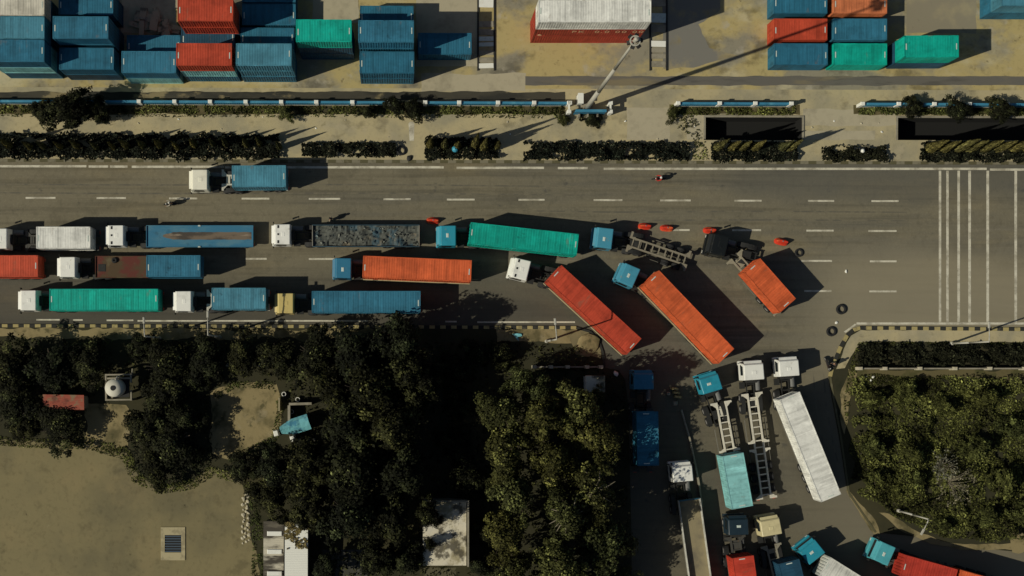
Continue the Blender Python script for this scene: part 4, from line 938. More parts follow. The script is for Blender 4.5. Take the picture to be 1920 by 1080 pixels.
# flat roofed concrete building
zc = 3.4; c = P(836, 1000, zc); sx = 43*(H-zc)/F; sy = 62*(H-zc)/F
t = thing('flat_roof_building', 'flat roofed building with stained pale roof slab and thin parapet', 'building', (c.x, c.y, KZ), ROLL)
m = MB(); m.box(-sx+.1, sx-.1, -sy+.1, sy-.1, 0, 3.1); link('wall', m.mesh('wall'), M['concrete'], t)
link('roof', MB().box(-sx, sx-.28, -sy+.1, sy-.2, 3.102, 3.3).mesh('roof'), M['slab_roof'], t)
m = MB(); m.box(-sx, sx, sy-.18, sy, 3.102, 3.62); m.box(sx-.18, sx, -sy, sy-.18, 3.102, 3.62); link('parapet', m.mesh('parapet'), M['concrete'], t)
link('gutter', MB().box(sx-.27, sx-.19, -sy+.1, sy-.2, 3.102, 3.2).mesh('gutter'), M['dark'], t)
link('door', MB().box(-.5, .5, -sy+.04, -sy+.097, 0, 2.1).mesh('door'), M['dark'], t)
for xx in (-1.6, 1.6):
    w = link('window', MB().box(-.5, .5, -sy+.04, -sy+.097, 1.0, 2.1).mesh('window'), M['white'], t, (xx, 0, 0)); link('pane', MB().box(-.42, .42, -sy+.02, -sy+.038, 1.08, 2.02).mesh('pane'), M['glass'], w)
# drain pit in the yard
c = P(325, 1019, 0); t = thing('drain_pit', 'square concrete drain pit with a barred grate in the dirt yard', 'drain', (c.x, c.y, KZ), ROLL)
m = MB(); m.box(-1.4, 1.4, 1.0, 1.9, 0, .10); m.box(-1.4, 1.4, -1.9, -1.0, 0, .10); m.box(-1.4, -.95, -1.0, 1.0, 0, .10); m.box(.95, 1.4, -1.0, 1.0, 0, .10); link('surround', m.mesh('surround'), mat('pit_concrete', (.42,.36,.21), [((.26,.22,.13), 1.2, I1, .48, .62, .8)], .9), t)
link('pit', MB().box(-.95, .95, -1.0, 1.0, 0, .02).mesh('pit'), M['rubber'], t)
m = MB()
for k in range(7): m.box(-.94, .94, -.93+k*.29, -.83+k*.29, .03, .09)
link('grate', m.mesh('grate'), mat('grate_steel', (.07,.10,.13), [], .5), t)
# blue tarpaulin shelter and the ruined walls around it
c = P(553, 798, 2.0); t = thing('tarpaulin_shelter', 'small gabled shelter of faded blue tarpaulin at the end of ruined walls', 'shelter', (c.x, c.y, KZ), ang(-18))
def tarp():
    m = MB(); n = 10
    vs = []
    for i in range(n+1):
        x = -1.75+3.4*i/n; sag = .10*math.sin(math.pi*i/n)
        for y, z in ((-.95, 1.45), (-.45, 1.85), (.05, 2.15), (.5, 1.9), (.85, 1.5)): vs.append((x, y*(1-.55*max(0, -x-.4)/1.35), z-sag+.06*noise.noise((x*2, y*2, 0))))
    m.add(vs, [(5*i+j, 5*(i+1)+j, 5*(i+1)+j+1, 5*i+j+1) for i in range(n) for j in range(4)]); return m.mesh('cover')
o = link('cover', tarp(), M['tarp'], t); mm = o.modifiers.new('t', 'SOLIDIFY'); mm.thickness = .03
for x in (-1.0, 1.5):
    for y in (-.6, .6): link('pole', cached('tpole', lambda: MB().tube((0,0,0),(0,0,1.55),.05,n=8).mesh('pole')), M['branch'], t, (x, y, 0))
def wall(name, label, pts, w, h, mtl, cat='wall'):
    o = P(*pts[0], 0); t = thing(name, label, cat, (o.x, o.y, KZ))
    m = MB(); wp = [P(*p, 0)-o for p in pts]
    for i, (a, b) in enumerate(zip(wp, wp[1:])):
        d = b-a; u = d.normalized()*(w/2 if i else 0); n = Vector((-d.y, d.x, 0)).normalized()*w/2; a = a+u*1.02; c = [a-n, b-n, b+n, a+n]
        hh = h*(1-.02*i); m.hexa([(v.x, v.y, 0) for v in c], [(v.x, v.y, hh) for v in c])
    link('wall', m.mesh('wall'), mtl, t); return t, o
wall('ruined_wall', 'angle of bare concrete wall above the blue tarpaulin shelter', [(586,756),(544,757),(544,790)], .28, 1.5, M['concrete'])
wall('ruined_wall', 'short bare wall running right below the blue tarpaulin shelter', [(551,824),(592,824)], .26, 1.2, M['concrete'])
wall('ruined_wall', 'thin pale wall along the right of the bare dirt patch', [(525,745),(525,770)], .16, 1.0, mat('pale_wall', (.34,.29,.17), [], .9))
for px, py, lb in ((549,822,'white block at the left end of the short wall below the shelter'), (518,812,'white block beside the tarpaulin, at the edge of the dirt')):
    q = P(px, py, .6); o = link('concrete_block', MB().box(-.35,.35,-.4,.4,0,1.1,.1).mesh('concrete_block', bevel=.06), M['white'], None, (q.x, q.y, KZ), R(15)); tag(o, lb, 'block')
for px, py, lb in ((532,739,'small white pot near the thin pale wall'), (558,749,'small white pot above the angle of bare wall'), (547,772,'white box standing in the angle of bare wall')):
    q = P(px, py, .6); o = link('plant_pot', MB().lathe([(0,0),(.2,0),(.26,.5),(.2,.5),(.18,.1)], 12).mesh('plant_pot'), M['white'], None, (q.x, q.y, KZ)); tag(o, lb, 'pot')
def low_fence(label, posts, y):
    pts = [P(x, y, 0) for x in posts]; o = pts[0]; t = thing('low_wall', label, 'wall', (o.x, o.y, KZ))
    for i, p in enumerate(pts):
        q = p-o; link('post', cached('lpost', lambda: MB().box(-.22,.22,-.18,.18,0,1.2).mesh('post')), M['stone'], t, (q.x, q.y, 0))
        if i < len(pts)-1:
            L = (pts[i+1]-p).length-.46; link('rail', MB().box(0, L, -.08, .08, .2, .95).mesh('rail'), M['concrete'], t, (q.x+.23, q.y, 0), math.atan2(pts[i+1].y-p.y, pts[i+1].x-p.x))
low_fence('low wall with pale posts half hidden by dark trees, left of the dirt patch', (430,447,471,490,520,563), 684)
low_fence('low wall with pale posts at the kerb bend above the olive trees', (1000,1031,1062,1098,1124), 688)
low_fence('low wall with whitish posts along the right hedge', (1606,1652,1717,1782,1847,1912,1978), 691)
c = P(1116, 720, 2.4); t = thing('guard_cabin', 'small white sided cabin overhung by an olive tree near the side road', 'cabin', (c.x, c.y, KZ), ROLL)
link('wall', MB().box(-1.0,1.0,-.85,.85,0,2.25).mesh('wall'), M['white'], t); link('roof', MB().box(-1.12,1.12,-.95,.95,2.252,2.4,.03).mesh('roof'), M['slab_roof'], t)
link('door', MB().box(1.003,1.04,-.4,.4,0,1.95).mesh('door'), M['dark'], t); w = link('window', MB().box(-.4,.4,-.9,-.853,1.0,1.8).mesh('window'), M['dark'], t); link('pane', MB().box(-.34,.34,-.92,-.902,1.06,1.74).mesh('pane'), M['glass'], w)
link('ledge', MB().box(-1.15,-1.003,-.85,.85,2.0,2.2).mesh('ledge'), M['white'], t)
q = P(941, 921, 1); t = thing('wooden_bench', 'grey bench like table in the shade beside the olive trees', 'bench', (q.x, q.y, KZ), ROLL)
link('top', MB().box(-.3,.3,-.8,.8,.7,.78).mesh('top'), M['concrete'], t); link('cross_top', MB().box(-.2,1.2,.82,1.1,.7,.78).mesh('cross_top'), M['concrete'], t)
for y in (-.6, .6, .95): link('leg', cached('bleg', lambda: MB().box(-.06,.06,-.06,.06,0,.7).mesh('leg')), M['dark'], t, (0, y, 0))

# ------------------------------------------------------------------ plants
def quads(centers, normals, sizes, aspect=.6, seed=0):
    """one leaf clump face per centre"""
    r = np.random.default_rng(seed); n = len(centers)
    nn = normals/np.maximum(np.linalg.norm(normals, axis=1, keepdims=True), 1e-6)
    t = r.normal(size=(n, 3)); t -= nn*(t*nn).sum(1, keepdims=True); t /= np.maximum(np.linalg.norm(t, axis=1, keepdims=True), 1e-6)
    b = np.cross(nn, t); s = sizes[:, None]
    v = np.stack([centers-t*s, centers-b*s*aspect+nn*s*.12, centers+t*s*.9, centers+b*s*aspect+nn*s*.12], 1).reshape(-1, 3)
    f = np.arange(n*4).reshape(n, 4); return v, f
def leaf_mesh(name, v, f, tint):
    me = bpy.data.meshes.new(name); me.vertices.add(len(v)); me.vertices.foreach_set('co', v.astype(np.float32).ravel())
    me.loops.add(f.size); me.loops.foreach_set('vertex_index', f.astype(np.int32).ravel()); me.polygons.add(len(f))
    me.polygons.foreach_set('loop_start', np.arange(0, f.size, 4, dtype=np.int32)); me.update(calc_edges=True); me.validate()
    at = me.attributes.new('tint', 'FLOAT', 'FACE'); at.data.foreach_set('value', tint.astype(np.float32)); return me
def crown(seed, ncl=46, per=70, leaf=.085, lo=.25, hi=1.9, mid=.6, bright=.05):
    r = np.random.default_rng(seed); cs = []; ns = []; sz = []; ti = []
    lob = r.uniform(0, 6.28, 3)
    for k in range(ncl):
        a = r.uniform(0, 6.28); u = r.uniform(-.25, 1); rad = math.sqrt(max(0, 1-u*u))*r.uniform(.45, 1.0)
        rad *= .84+.22*math.sin(2*a+lob[2])+.2*math.sin(3*a+lob[0])+.14*math.sin(5*a+lob[1])
        c = np.array([rad*math.cos(a), rad*math.sin(a), u*r.uniform(.7, 1)]); rc = r.uniform(.10, .34)
        d = r.normal(size=(per, 3)); d /= np.linalg.norm(d, axis=1, keepdims=True); d[:, 2] = d[:, 2]*.8+.15
        p = c+d*rc*r.uniform(.5, 1.0, (per, 1)); cs.append(p)
        ns.append(d*.6+c*.4+np.array([0, 0, .55])+r.normal(size=(per, 3))*.45); sz.append(r.uniform(.5, 1.25, per)*leaf)
        base = r.choice([lo, mid, 1.0, hi], p=[.42, .32, .18, .08]); tt = base*r.uniform(.55, 1.4, per); tt[r.random(per) < bright] *= 2.6; ti.append(tt)
    v, f = quads(np.concatenate(cs), np.concatenate(ns), np.concatenate(sz), .6, seed); return leaf_mesh('crown', v, f, np.concatenate(ti))
def trunk_mesh(seed):
    r = random.Random(seed); m = MB(); m.path([(0,0,0),(.03,.02,.5),(.0,.04,1.0)], [.075,.06,.045], 8)
    for k in range(6):
        a = r.uniform(0, 6.28); d = r.uniform(.4, .75); z = r.uniform(.55, .95)
        m.path([(0,.03,z), (d*.5*math.cos(a), d*.5*math.sin(a), z+.25), (d*math.cos(a), d*math.sin(a), z+.5)], [.035,.024,.012], 6)
    return m.mesh('trunk')
def tree(label, px, py, rpx, h, kind, group=None, name='broadleaf_tree', var=None, cat='tree', flat=.55):
    rw = rpx/16.3; ch = max(.8, h*flat); zc = h-ch*.9
    c = P(px, py, zc+ch*.45); k = var if var is not None else random.randrange(4)
    t = thing(name, label, cat, (c.x, c.y, KZ), random.uniform(0, 6.28), group)
    ml = {'dark': 'leaf_dark', 'olive': 'leaf_olive', 'scrub': 'scrub'}[kind]
    par = {'dark': dict(ncl=84, per=84, leaf=.056, lo=.22, mid=.4, hi=1.9, bright=.05), 'olive': dict(ncl=84, per=90, leaf=.052, lo=.35, mid=.6, hi=1.9, bright=.04), 'scrub': dict(ncl=80, per=60, leaf=.085, lo=.3, mid=.6, hi=1.7, bright=.03)}[kind]
    link('crown', cached(('crown', kind, k), lambda: crown(100+k*7+len(kind), **par)), M[ml], t, (0, 0, zc), scale=(rw*random.uniform(.95, 1.3), rw*random.uniform(.85, 1.15), ch))
    link('trunk', cached(('trunk', k), lambda: trunk_mesh(k)), M['bark'], t, scale=(rw, rw, max(.6, zc+ch*.15)))
    return t
GD = 'dark trees below the road'; GO = 'olive trees left of the side road'
D = [(18,690,50,5.5,'dark tree at the left edge just below the striped kerb'),(92,690,52,5,'dark tree above the rusty shed'),(165,680,40,4.6,'dark tree below the long turquoise container, left of the tower'),
 (266,648,28,4.0,'dark tree directly above the water tower'),(312,686,50,5,'dark tree right of the water tower, near the kerb lamp'),(385,680,44,4.6,'dark tree below the short pale blue container'),
 (452,665,34,4.2,'small dark tree above the low wall and the dirt patch'),(520,672,38,4.4,'dark tree below the yellow cab, above the low wall'),(590,668,44,5.2,'dark tree below the long blue container, left part'),
 (668,670,52,8,'dark tree below the long blue container, right part'),(752,640,52,9.5,'dark tree overhanging the kerb at the end of the long blue container'),(770,705,50,10,'dark tree left of the wide black shade, upper'),
 (690,735,58,10,'dark tree in the middle of the dark grove, upper'),(622,728,46,8,'dark tree right of the bare dirt patch, above the ruined wall'),(25,752,42,4,'dark tree at the left edge beside the rusty shed'),
 (40,800,30,2.6,'low dark tree at the left edge below the rusty shed'),(112,802,46,3.4,'dark tree directly below the rusty shed'),(305,738,48,4.2,'dark tree between the tower and the dirt patch, upper'),
 (355,712,30,3.4,'small dark tree above the bare dirt patch, left corner'),(275,800,44,4.6,'dark tree between the tower path and the dirt patch'),(322,830,52,4.6,'large dark tree over the corner of the dirt yard'),
 (292,872,36,4.2,'dark tree at the lower tip of the yard corner group'),(340,785,40,4.2,'small dark tree beside the left edge of the dirt patch'),(458,876,34,3.6,'dark tree below the dirt patch'),
 (515,878,44,5.5,'dark tree below the tarpaulin shelter'),(650,800,50,9,'dark tree right of the tarpaulin shelter'),(735,800,58,10.5,'dark tree on the right side of the grove, middle'),
 (580,870,48,8,'dark tree below the short bare wall'),(665,880,60,10,'dark tree at the heart of the grove, lower'),(752,885,54,10,'dark tree above the flat roofed building, left'),
 (505,935,38,4.5,'dark tree just above the weathered shed'),(578,935,46,7,'dark tree just above the bright white roof'),(655,965,52,9,'dark tree right of the bright white roof, upper'),
 (728,968,50,6.5,'dark tree left of the flat roofed building'),(762,1050,32,5,'dark tree at the lower left corner of the flat roofed building'),(705,1048,38,6,'dark tree at the bottom edge, between the two buildings'),
 (803,962,29,7.5,'dark tree leaning over the flat roof'),(806,1020,13,5.5,'small dark tree touching the left side of the flat roof'),(612,1062,26,5,'small dark tree right of the bright white roof, at the bottom edge')]
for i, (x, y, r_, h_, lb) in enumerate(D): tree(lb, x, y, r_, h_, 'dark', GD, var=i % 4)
O = [(975,715,30,7,'olive tree behind the low wall at the kerb bend, leftmost'),(1010,735,34,7.5,'olive tree behind the low wall, middle'),(945,775,40,9,'olive tree at the upper left of the olive group'),
 (1015,790,46,11,'olive tree in the upper middle of the olive group'),(1085,768,44,11.5,'olive tree below the small white sided cabin, left'),(1112,815,50,10.5,'olive tree at the upper right of the olive group'),
 (950,850,44,10,'olive tree on the left side of the group, middle'),(1030,860,46,10.5,'olive tree at the heart of the olive group'),(965,930,44,10,'olive tree beside the grey bench'),
 (1062,965,46,12,'pale branched olive tree, lower middle of the group'),(1112,915,52,11,'pale branched olive tree with a star shaped crown'),(950,1010,48,10.5,'olive tree at the lower left of the olive group'),
 (1050,1056,46,13,'olive tree at the bottom edge, middle of the group'),(1134,1020,54,10.5,'olive tree at the lower right of the olive group, in the side road shade'),(960,1075,40,10,'olive tree at the bottom edge, left of the group'),
 (1098,1112,50,9,'olive tree cut by the bottom edge, rightmost of the group'),(1040,1128,48,11,'olive tree cut by the bottom edge, second from the right'),
 (1165,1112,42,4.5,'olive tree cut by the bottom edge, beside the open trailer'),
 (1120,738,16,3.4,'low olive bush beneath the small white sided cabin')]
for i, (x, y, r_, h_, lb) in enumerate(O):
    t = tree(lb, x, y, r_, h_, 'olive', GO, var=i % 4, name='olive_tree')
    if 'pale branched' in lb:
        m = MB(); r2 = random.Random(i)
        for k in range(16):
            a = r2.uniform(0, 6.28); d = r2.uniform(.35, .9); z0 = h_*.82
            p1 = (d*.5*rpx_ if False else d*1.3*math.cos(a), d*1.3*math.sin(a), z0+.9); p2 = (d*2.6*math.cos(a+.15), d*2.6*math.sin(a+.15), z0+.75)
            m.path([(0,0,z0), p1, p2], [.10,.07,.03], 6)
        link('pale_branch', m.mesh('pale_branch'), M['branch'], t)
_c, _t = LITTER; _g = np.random.default_rng(4); _v, _f = quads(_c, np.array([0,0,1.])+_g.normal(size=_c.shape)*.25, _g.uniform(.10,.26,len(_c)), .6, 4)
_o = link('leaf_litter', leaf_mesh('leaf_litter', _v, _f, _g.choice([.35,.8,1.6], len(_c))), mat('leaf_litter', (.16,.12,.045), [], .9, tint=True), _t); _o['kind'] = 'stuff'
for _x, _y, _rr, _lb in ((842,690,34,'low dark bush added to fill the wide black shade, upper'),(860,760,38,'low dark bush added to fill the wide black shade, middle'),(850,835,36,'low dark bush added to fill the wide black shade, lower'),(880,900,32,'low dark bush added to fill the shade above the flat roof, right'),
                        (895,660,30,'low dark bush added below the kerb to widen the black shade'),(905,1000,28,'low dark bush added to fill the shade right of the flat roofed building'),(900,1060,28,'low dark bush added as shade at the bottom edge, right of the flat roof'),(940,665,26,'low dark bush added as shade above the olive trees, near the kerb')):
    tree(_lb, _x, _y, _rr, 2.4, 'dark', 'low bushes added to darken the gap between the groves', name='bush', cat='bush', flat=.85)  # bushes added to blacken the shaded gap where tree shadows fall short
# trees and bushes of the upper verge
tree('bushy dark tree overgrowing the left fence', 128, 200, 40, 5.5, 'dark', None, var=1); tree('dark bush beside the bushy tree on the left fence', 82, 212, 24, 3.2, 'dark', None, var=2, cat='bush', name='bush')
tree('dark bush right of the bushy tree on the left fence', 182, 205, 26, 3.4, 'dark', None, var=3, cat='bush', name='bush')
tree('small olive bush on the strip below the left fence', 536, 214, 15, 1.6, 'olive', None, var=0, cat='bush', name='bush')
tree('dark bush filling the gap between two fences, left one', 742, 200, 20, 2.6, 'dark', None, var=0, cat='bush', name='bush'); tree('dark bush filling the gap between two fences, right one', 774, 204, 20, 2.4, 'dark', None, var=1, cat='bush', name='bush')
tree('dark bush below the end of the left fence', 690, 210, 18, 1.8, 'dark', None, var=2, cat='bush', name='bush')
tree('dark bush on the overgrown right fence, left one', 1712, 200, 20, 2.2, 'dark', None, var=3, cat='bush', name='bush'); tree('dark bush on the overgrown right fence, middle one', 1795, 203, 26, 2.4, 'dark', None, var=0, cat='bush', name='bush'); tree('dark bush on the overgrown right fence, right edge', 1880, 205, 26, 2.4, 'dark', None, var=1, cat='bush', name='bush')
tree('olive bush at the foot of the floodlight mast, left', 1056, 224, 13, 1.0, 'olive', None, var=1, cat='bush', name='bush'); tree('dark bush at the foot of the floodlight mast, front', 1110, 224, 17, 1.0, 'dark', None, var=2, cat='bush', name='bush')
tree('olive bush left of the canal', 1262, 214, 14, 1.3, 'olive', None, var=3, cat='bush', name='bush')
def hedge_mesh(L, w, h, seed):
    r = np.random.default_rng(seed); n = int(L*w*125+300); p = np.stack([r.uniform(-L/2, L/2, n), r.uniform(-w/2, w/2, n), np.zeros(n)], 1)
    bumps = np.array([noise.noise((q[0]*.8+seed, q[1]*1.1, 0)) for q in p]); p[:, 2] = h*(.72+.8*bumps)*r.uniform(.45, 1.0, n)**.6; p[:, 1] *= 1+.40*np.array([noise.noise((q[0]*.7, seed, 2)) for q in p])+.25*np.array([noise.noise((q[0]*2.3, seed, 5)) for q in p])
    gap = np.array([noise.noise((q[0]*.6, q[1]*.9, seed+9)) for q in p]) > -.42; p = p[gap]; n = len(p)
    nr = np.array([0, 0, .9])+r.normal(size=(n, 3))*.55; ti = r.choice([.35, .7, 1.2, 2.6], n, p=[.4, .36, .2, .04])*r.uniform(.6, 1.3, n)
    v, f = quads(p, nr, r.uniform(.08, .22, n), .6, seed); return leaf_mesh('foliage', v, f, ti)
def hedge(label, x0, x1, y0, y1, h, seed, mtl='leaf_hedge', group='clipped hedges along the roads'):
    c = P((x0+x1)/2, (y0+y1)/2, h*.6); L = (x1-x0)/16.35; w = (y1-y0)/16.35
    t = thing('hedge', label, 'hedge', (c.x, c.y, KZ), 0, group)
    link('foliage', hedge_mesh(L, w, h, seed), M[mtl], t)
    m = MB(); k = max(2, int(L/1.2))
    for i in range(k): m.tube((-L/2+L*(i+.5)/k, 0, 0), (-L/2+L*(i+.5)/k+.05, .03, h*.6), .04, .02, 6)
    link('stems', m.mesh('stems'), M['bark'], t)
hedge('long dark hedge under the slim trees at the upper left', -60, 524, 252, 297, 1.1, 1)
hedge('dark hedge between the slim tree rows, beside a loose tyre', 566, 742, 268, 294, .9, 2)
hedge('dark hedge with a blue bag caught on it', 797, 934, 258, 298, 1.2, 3)
hedge('long dark hedge below the mast, facing the lone motorbike', 981, 1293, 267, 300, .9, 4)
hedge('dark hedge at the foot of the first canal', 1334, 1494, 266, 302, .8, 5)
hedge('short dark hedge with a white globe lamp in it', 1541, 1662, 275, 302, .9, 6)
hedge('dark hedge at the foot of the canal at the right edge', 1724, 1990, 266, 303, .9, 7)
hedge('dark hedge behind the striped kerb at the lower right', 1608, 1990, 646, 684, 1.0, 8)
def col_crown(seed):
    r = np.random.default_rng(seed); n = 900; z = r.random(n); a = r.uniform(0, 6.28, n); rad = (1.05*np.clip(1-z, .02, 1)**.75*np.clip(z*7, 0, 1)**.5)*r.uniform(.55, 1.05, n)
    p = np.stack([rad*np.cos(a), rad*np.sin(a), z], 1); nr = np.stack([np.cos(a), np.sin(a), np.full(n, .45)], 1)+r.normal(size=(n, 3))*.4
    ti = r.choice([.4, .8, 1.3, 2.0], n, p=[.3, .35, .25, .1])*r.uniform(.6, 1.3, n); v, f = quads(p*np.array([1, 1, 1]), nr, r.uniform(.10, .24, n), .5, seed)
    v[:, 2] = v[:, 2]*1.0; return leaf_mesh('crown', v, f, ti)
def column(label, px, py, h, r_, group):
    c = P(px, py, 0); t = thing('columnar_tree', label, 'tree', (c.x, c.y, KZ), random.uniform(0, 6.28), group); k = random.randrange(3)
    link('crown', cached(('col', k), lambda: col_crown(50+k)), M['leaf_col'], t, (0, 0, .35), scale=(r_, r_, h-.35))
    link('trunk', cached('coltrunk', lambda: MB().path([(0,0,0),(0,0,.5),(0,0,.9)], [.07,.055,.02], 7).mesh('trunk')), M['bark'], t, scale=(1, 1, h))
for i in range(17):
    x = 8+i*31+random.uniform(-5, 5); column('slim columnar tree in the long row at the upper left verge', x+18, 276+random.uniform(-3, 3), random.uniform(3.6, 4.9), random.uniform(.34, .48), 'slim trees in the upper left row')
for x in (806, 833, 857, 889, 905, 931): column('slim columnar tree in the short row above the hedge with the blue bag', x, 277+random.uniform(-4, 3), random.uniform(5.5, 7.5) if x in (889, 905) else random.uniform(3.5, 5), .5, 'slim trees above the blue bag hedge')
for x, h in ((1346,5.4),(1372,4.4),(1392,4.2),(1416,4.6),(1466,4.6),(1480,5.0)): column('slim columnar tree at the foot of the first canal', x-4, 279, h, .52, 'slim trees by the first canal')
for x, h in ((1738,5.2),(1764,4.6),(1790,5.6),(1812,4.8),(1838,5.0),(1866,4.6),(1893,5.2),(1918,4.8)): column('slim columnar tree along the canal at the right edge', x, 280, h, .62, 'slim trees by the right canal')
# low weeds on the planting strips: nobody could count them
def scatter(poly_px, n, zfn, size, seed, tints=(.4, .8, 1.3, 2.0), up=.8):
    r = np.random.default_rng(seed); xs = [p[0] for p in poly_px]; ys = [p[1] for p in poly_px]; out = []
    def inside(x, y):
        c = False; j = len(poly_px)-1
        for i in range(len(poly_px)):
            xi, yi = poly_px[i]; xj, yj = poly_px[j]
            if (yi > y) != (yj > y) and x < (xj-xi)*(y-yi)/(yj-yi)+xi: c = not c
            j = i
        return c
    while len(out) < n:
        x, y = r.uniform(min(xs), max(xs)), r.uniform(min(ys), max(ys))
        if not inside(x, y): continue
        w = P(x, y, 0); z = zfn(w.x, w.y, r)
        if z is None: continue
        out.append((w.x, w.y, KZ+z))
    p = np.array(out); nr = np.array([0, 0, up])+r.normal(size=(n, 3))*.6
    cl = np.array([noise.noise((q[0]*.35, q[1]*.35, seed)) for q in out])
    ti = r.choice(tints, n, p=[.32, .36, .24, .08])*r.uniform(.6, 1.3, n)*np.clip(1+1.5*cl, .35, 2.0); v, f = quads(p, nr, r.uniform(*size, n), .45, seed); return leaf_mesh('foliage', v, f, ti)
def weeds(name, label, px, n, zfn, size, seed, mtl, cat='undergrowth', **k):
    o = link(name, scatter(px, n, zfn, size, seed, **k), M[mtl]); o['kind'] = 'stuff'; o['label'] = label; o['category'] = cat; return o
clump = lambda sc, hm: (lambda x, y, r: (max(0.03, (noise.noise((x*sc, y*sc, 1))*.6+.35))*hm*r.uniform(.3, 1.0)) if noise.noise((x*sc*1.7, y*sc*1.7, 4)) > -.25 else None)
weeds('undergrowth', 'low weeds and bushes along the strip below the left fence', [(-60,197),(1060,199),(1060,216),(-60,213)], 5200, clump(.5, .7), (.08,.2), 21, 'scrub')
weeds('undergrowth', 'low weeds under the fence beside the first canal', [(1256,198),(1490,199),(1486,217),(1260,216)], 1500, clump(.5, .6), (.08,.2), 22, 'scrub')
weeds('undergrowth', 'low weeds under the overgrown fence at the right edge', [(1606,199),(1960,200),(1960,218),(1606,216)], 2400, clump(.5, .8), (.08,.22), 23, 'scrub')
SCRUB = [(1598,708),(1640,700),(1700,709),(1770,703),(1850,710),(1960,702),(1960,1015),(1900,1008),(1850,1016),(1810,1008),(1775,1010),(1740,996),(1700,978),(1672,966),(1640,940),(1612,930),(1592,905),(1603,872),(1588,840),(1602,815),(1590,790),(1604,765),(1592,735)]
weeds('scrub', 'dense olive green scrub filling the plot right of the side road', SCRUB, 30000, lambda x, y, r: None if noise.noise((x*.33, y*.33, 17))+.6*noise.noise((x*1.1, y*1.1, 3)) < -.50 else max(.05, .5+1.6*noise.noise((x*.28, y*.28, 9))+.8*noise.noise((x*.8, y*.8, 2)))*r.uniform(.5, 1.0), (.08,.24), 24, 'scrub')
weeds('undergrowth', 'dark undergrowth beneath the trees below the road', [(-60,636),(1090,642),(1120,690),(1170,720),(1180,1100),(580,1100),(585,960),(470,900),(470,860),(540,840),(535,715),(180,740),(80,800),(-60,800)], 8500, clump(.3, .9), (.12,.3), 25, 'leaf_dark')
weeds('undergrowth', 'dark weeds around the edge of the bare dirt patch and yard corner', [(240,800),(262,760),(300,735),(398,740),(398,850),(392,880),(330,915),(290,912),(255,880)], 2200, clump(.4, .7), (.08,.2), 28, 'leaf_dark')
EDGE = dict(tints=(.5, .9, 1.3, 1.8))
weeds('undergrowth', 'scrubby weeds along the upper edge of the dirt yard', [(-60,806),(30,822),(120,822),(170,820),(240,838),(262,884),(300,908),(360,898),(392,874),(440,884),(470,905),(474,940),(455,910),(400,893),(360,918),(300,926),(250,905),(225,860),(165,842),(60,840),(-60,830)], 2400, clump(.5, .45), (.06,.18), 31, 'scrub', **EDGE)
weeds('undergrowth', 'scrubby weeds down the right edge of the dirt yard', [(466,930),(486,930),(494,1000),(498,1100),(470,1100),(474,1020)], 900, clump(.6, .4), (.06,.18), 32, 'scrub', **EDGE)
weeds('undergrowth', 'scrubby weeds round the bare dirt patch by the shelter', [(396,742),(438,714),(522,716),(532,770),(520,826),(470,850),(430,868),(430,855),(468,838),(508,818),(520,770),(514,730),(442,726),(410,750)], 900, clump(.6, .4), (.06,.18), 33, 'scrub', **EDGE)
weeds('undergrowth', 'sparse weeds along the paving edge between fence and hedges', [(-60,214),(1060,216),(1060,222),(-60,219)], 900, clump(.7, .4), (.06,.16), 29, 'scrub')
weeds('undergrowth', 'weeds and rubble plants beside the first canal', [(1255,205),(1300,215),(1320,262),(1328,300),(1296,300),(1300,262),(1268,240)], 420, clump(.8, .5), (.06,.18), 30, 'scrub')
weeds('grass', 'dry grass on the verge at the lower right', [(1608,641),(1960,641),(1960,648),(1616,651),(1604,700),(1594,740),(1586,800),(1580,760),(1590,690)], 1300, clump(.6, .3), (.06,.16), 26, 'scrub')
GS = 'shrubs standing in the scrub'
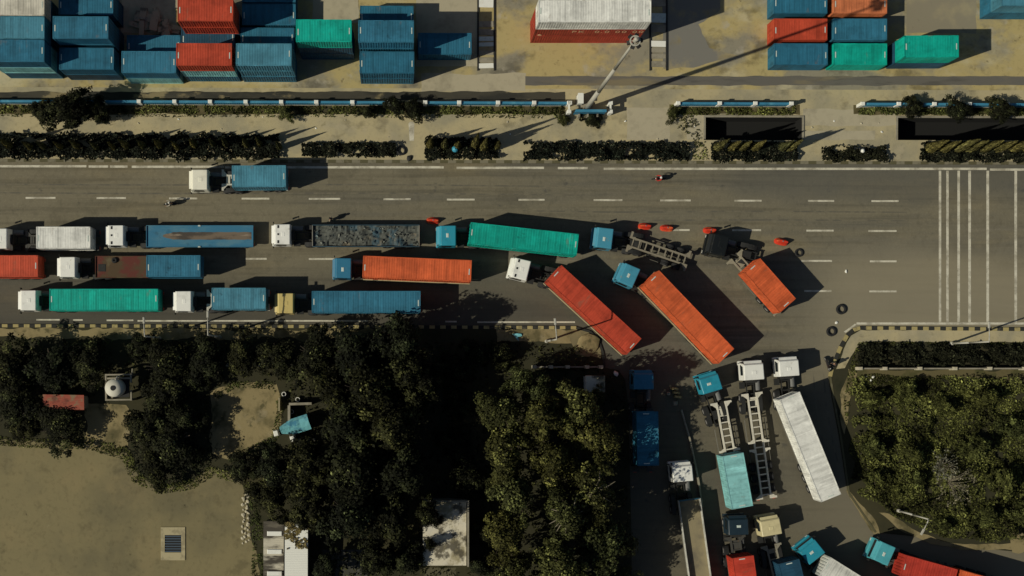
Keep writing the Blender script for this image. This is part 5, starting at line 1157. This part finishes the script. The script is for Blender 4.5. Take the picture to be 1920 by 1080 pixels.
S = [(1640,745,24,2.6,'rounded shrub at the upper left of the scrub'),(1700,735,26,2.8,'shrub below the low whitish wall, second from the left'),(1772,760,24,2.6,'shrub below the low whitish wall, middle'),(1850,745,30,3.4,'shrub below the low whitish wall, toward the right edge'),
     (1905,800,30,3.6,'shrub at the right edge of the scrub, upper'),(1640,840,26,3.0,'shrub beside the long white container, upper'),(1640,895,24,2.6,'shrub beside the rear of the long white container'),(1710,850,28,3.2,'shrub in the left middle of the scrub'),
     (1720,900,22,2.4,'shrub left of the dry leafed shrub'),(1830,840,34,3.8,'shrub right of the dry leafed shrub, upper'),(1880,900,34,3.8,'shrub at the right of the scrub, middle'),(1850,970,28,3.0,'shrub above the footpath, right'),
     (1770,985,20,2.0,'shrub beside the white lamp head'),(1680,925,18,1.6,'low shrub at the curved edge of the scrub'),(1915,960,26,3.0,'shrub at the right edge above the footpath')]
for i, (x, y, r_, h_, lb) in enumerate(S): tree(lb, x, y, r_*.85, h_*.75, 'scrub', GS, var=i % 4, name='shrub', cat='shrub', flat=.9)
# dry leafed shrubs with radiating pale twigs
def dry_shrub(label, px, py, rr, h, seed):
    c = P(px, py, h*.7); t = thing('dry_shrub', label, 'shrub', (c.x, c.y, KZ), 0, 'dry shrubs in the scrub'); r = random.Random(seed); m = MB(); cs = []
    for k in range(34):
        a = r.uniform(0, 6.28); d = r.uniform(.3, 1)*rr; p = (d*math.cos(a), d*math.sin(a), h*r.uniform(.7, 1.1)); m.path([(0,0,h*.25), (p[0]*.5+r.uniform(-.2,.2), p[1]*.5+r.uniform(-.2,.2), h*.7), p], [.03,.02,.008], 5)
        for j in range(7): cs.append((p[0]+r.uniform(-.35,.35), p[1]+r.uniform(-.35,.35), p[2]+r.uniform(-.1,.15)))
    link('twigs', m.mesh('twigs'), M['branch'], t); cs = np.array(cs); g = np.random.default_rng(seed); v, f = quads(cs, np.array([0,0,1.])+g.normal(size=cs.shape)*.5, g.uniform(.07,.17,len(cs)), .5, seed)
    link('dry_leaves', leaf_mesh('dry_leaves', v, f, g.uniform(.4, 1.3, len(cs))), M['dead'], t)
dry_shrub('dry shrub with pale leaves in the middle of the scrub', 1785, 905, 2.4, 2.6, 3); dry_shrub('smaller dry shrub just above the middle one', 1765, 872, 1.5, 2.6, 4)
bpy.context.view_layer.update()
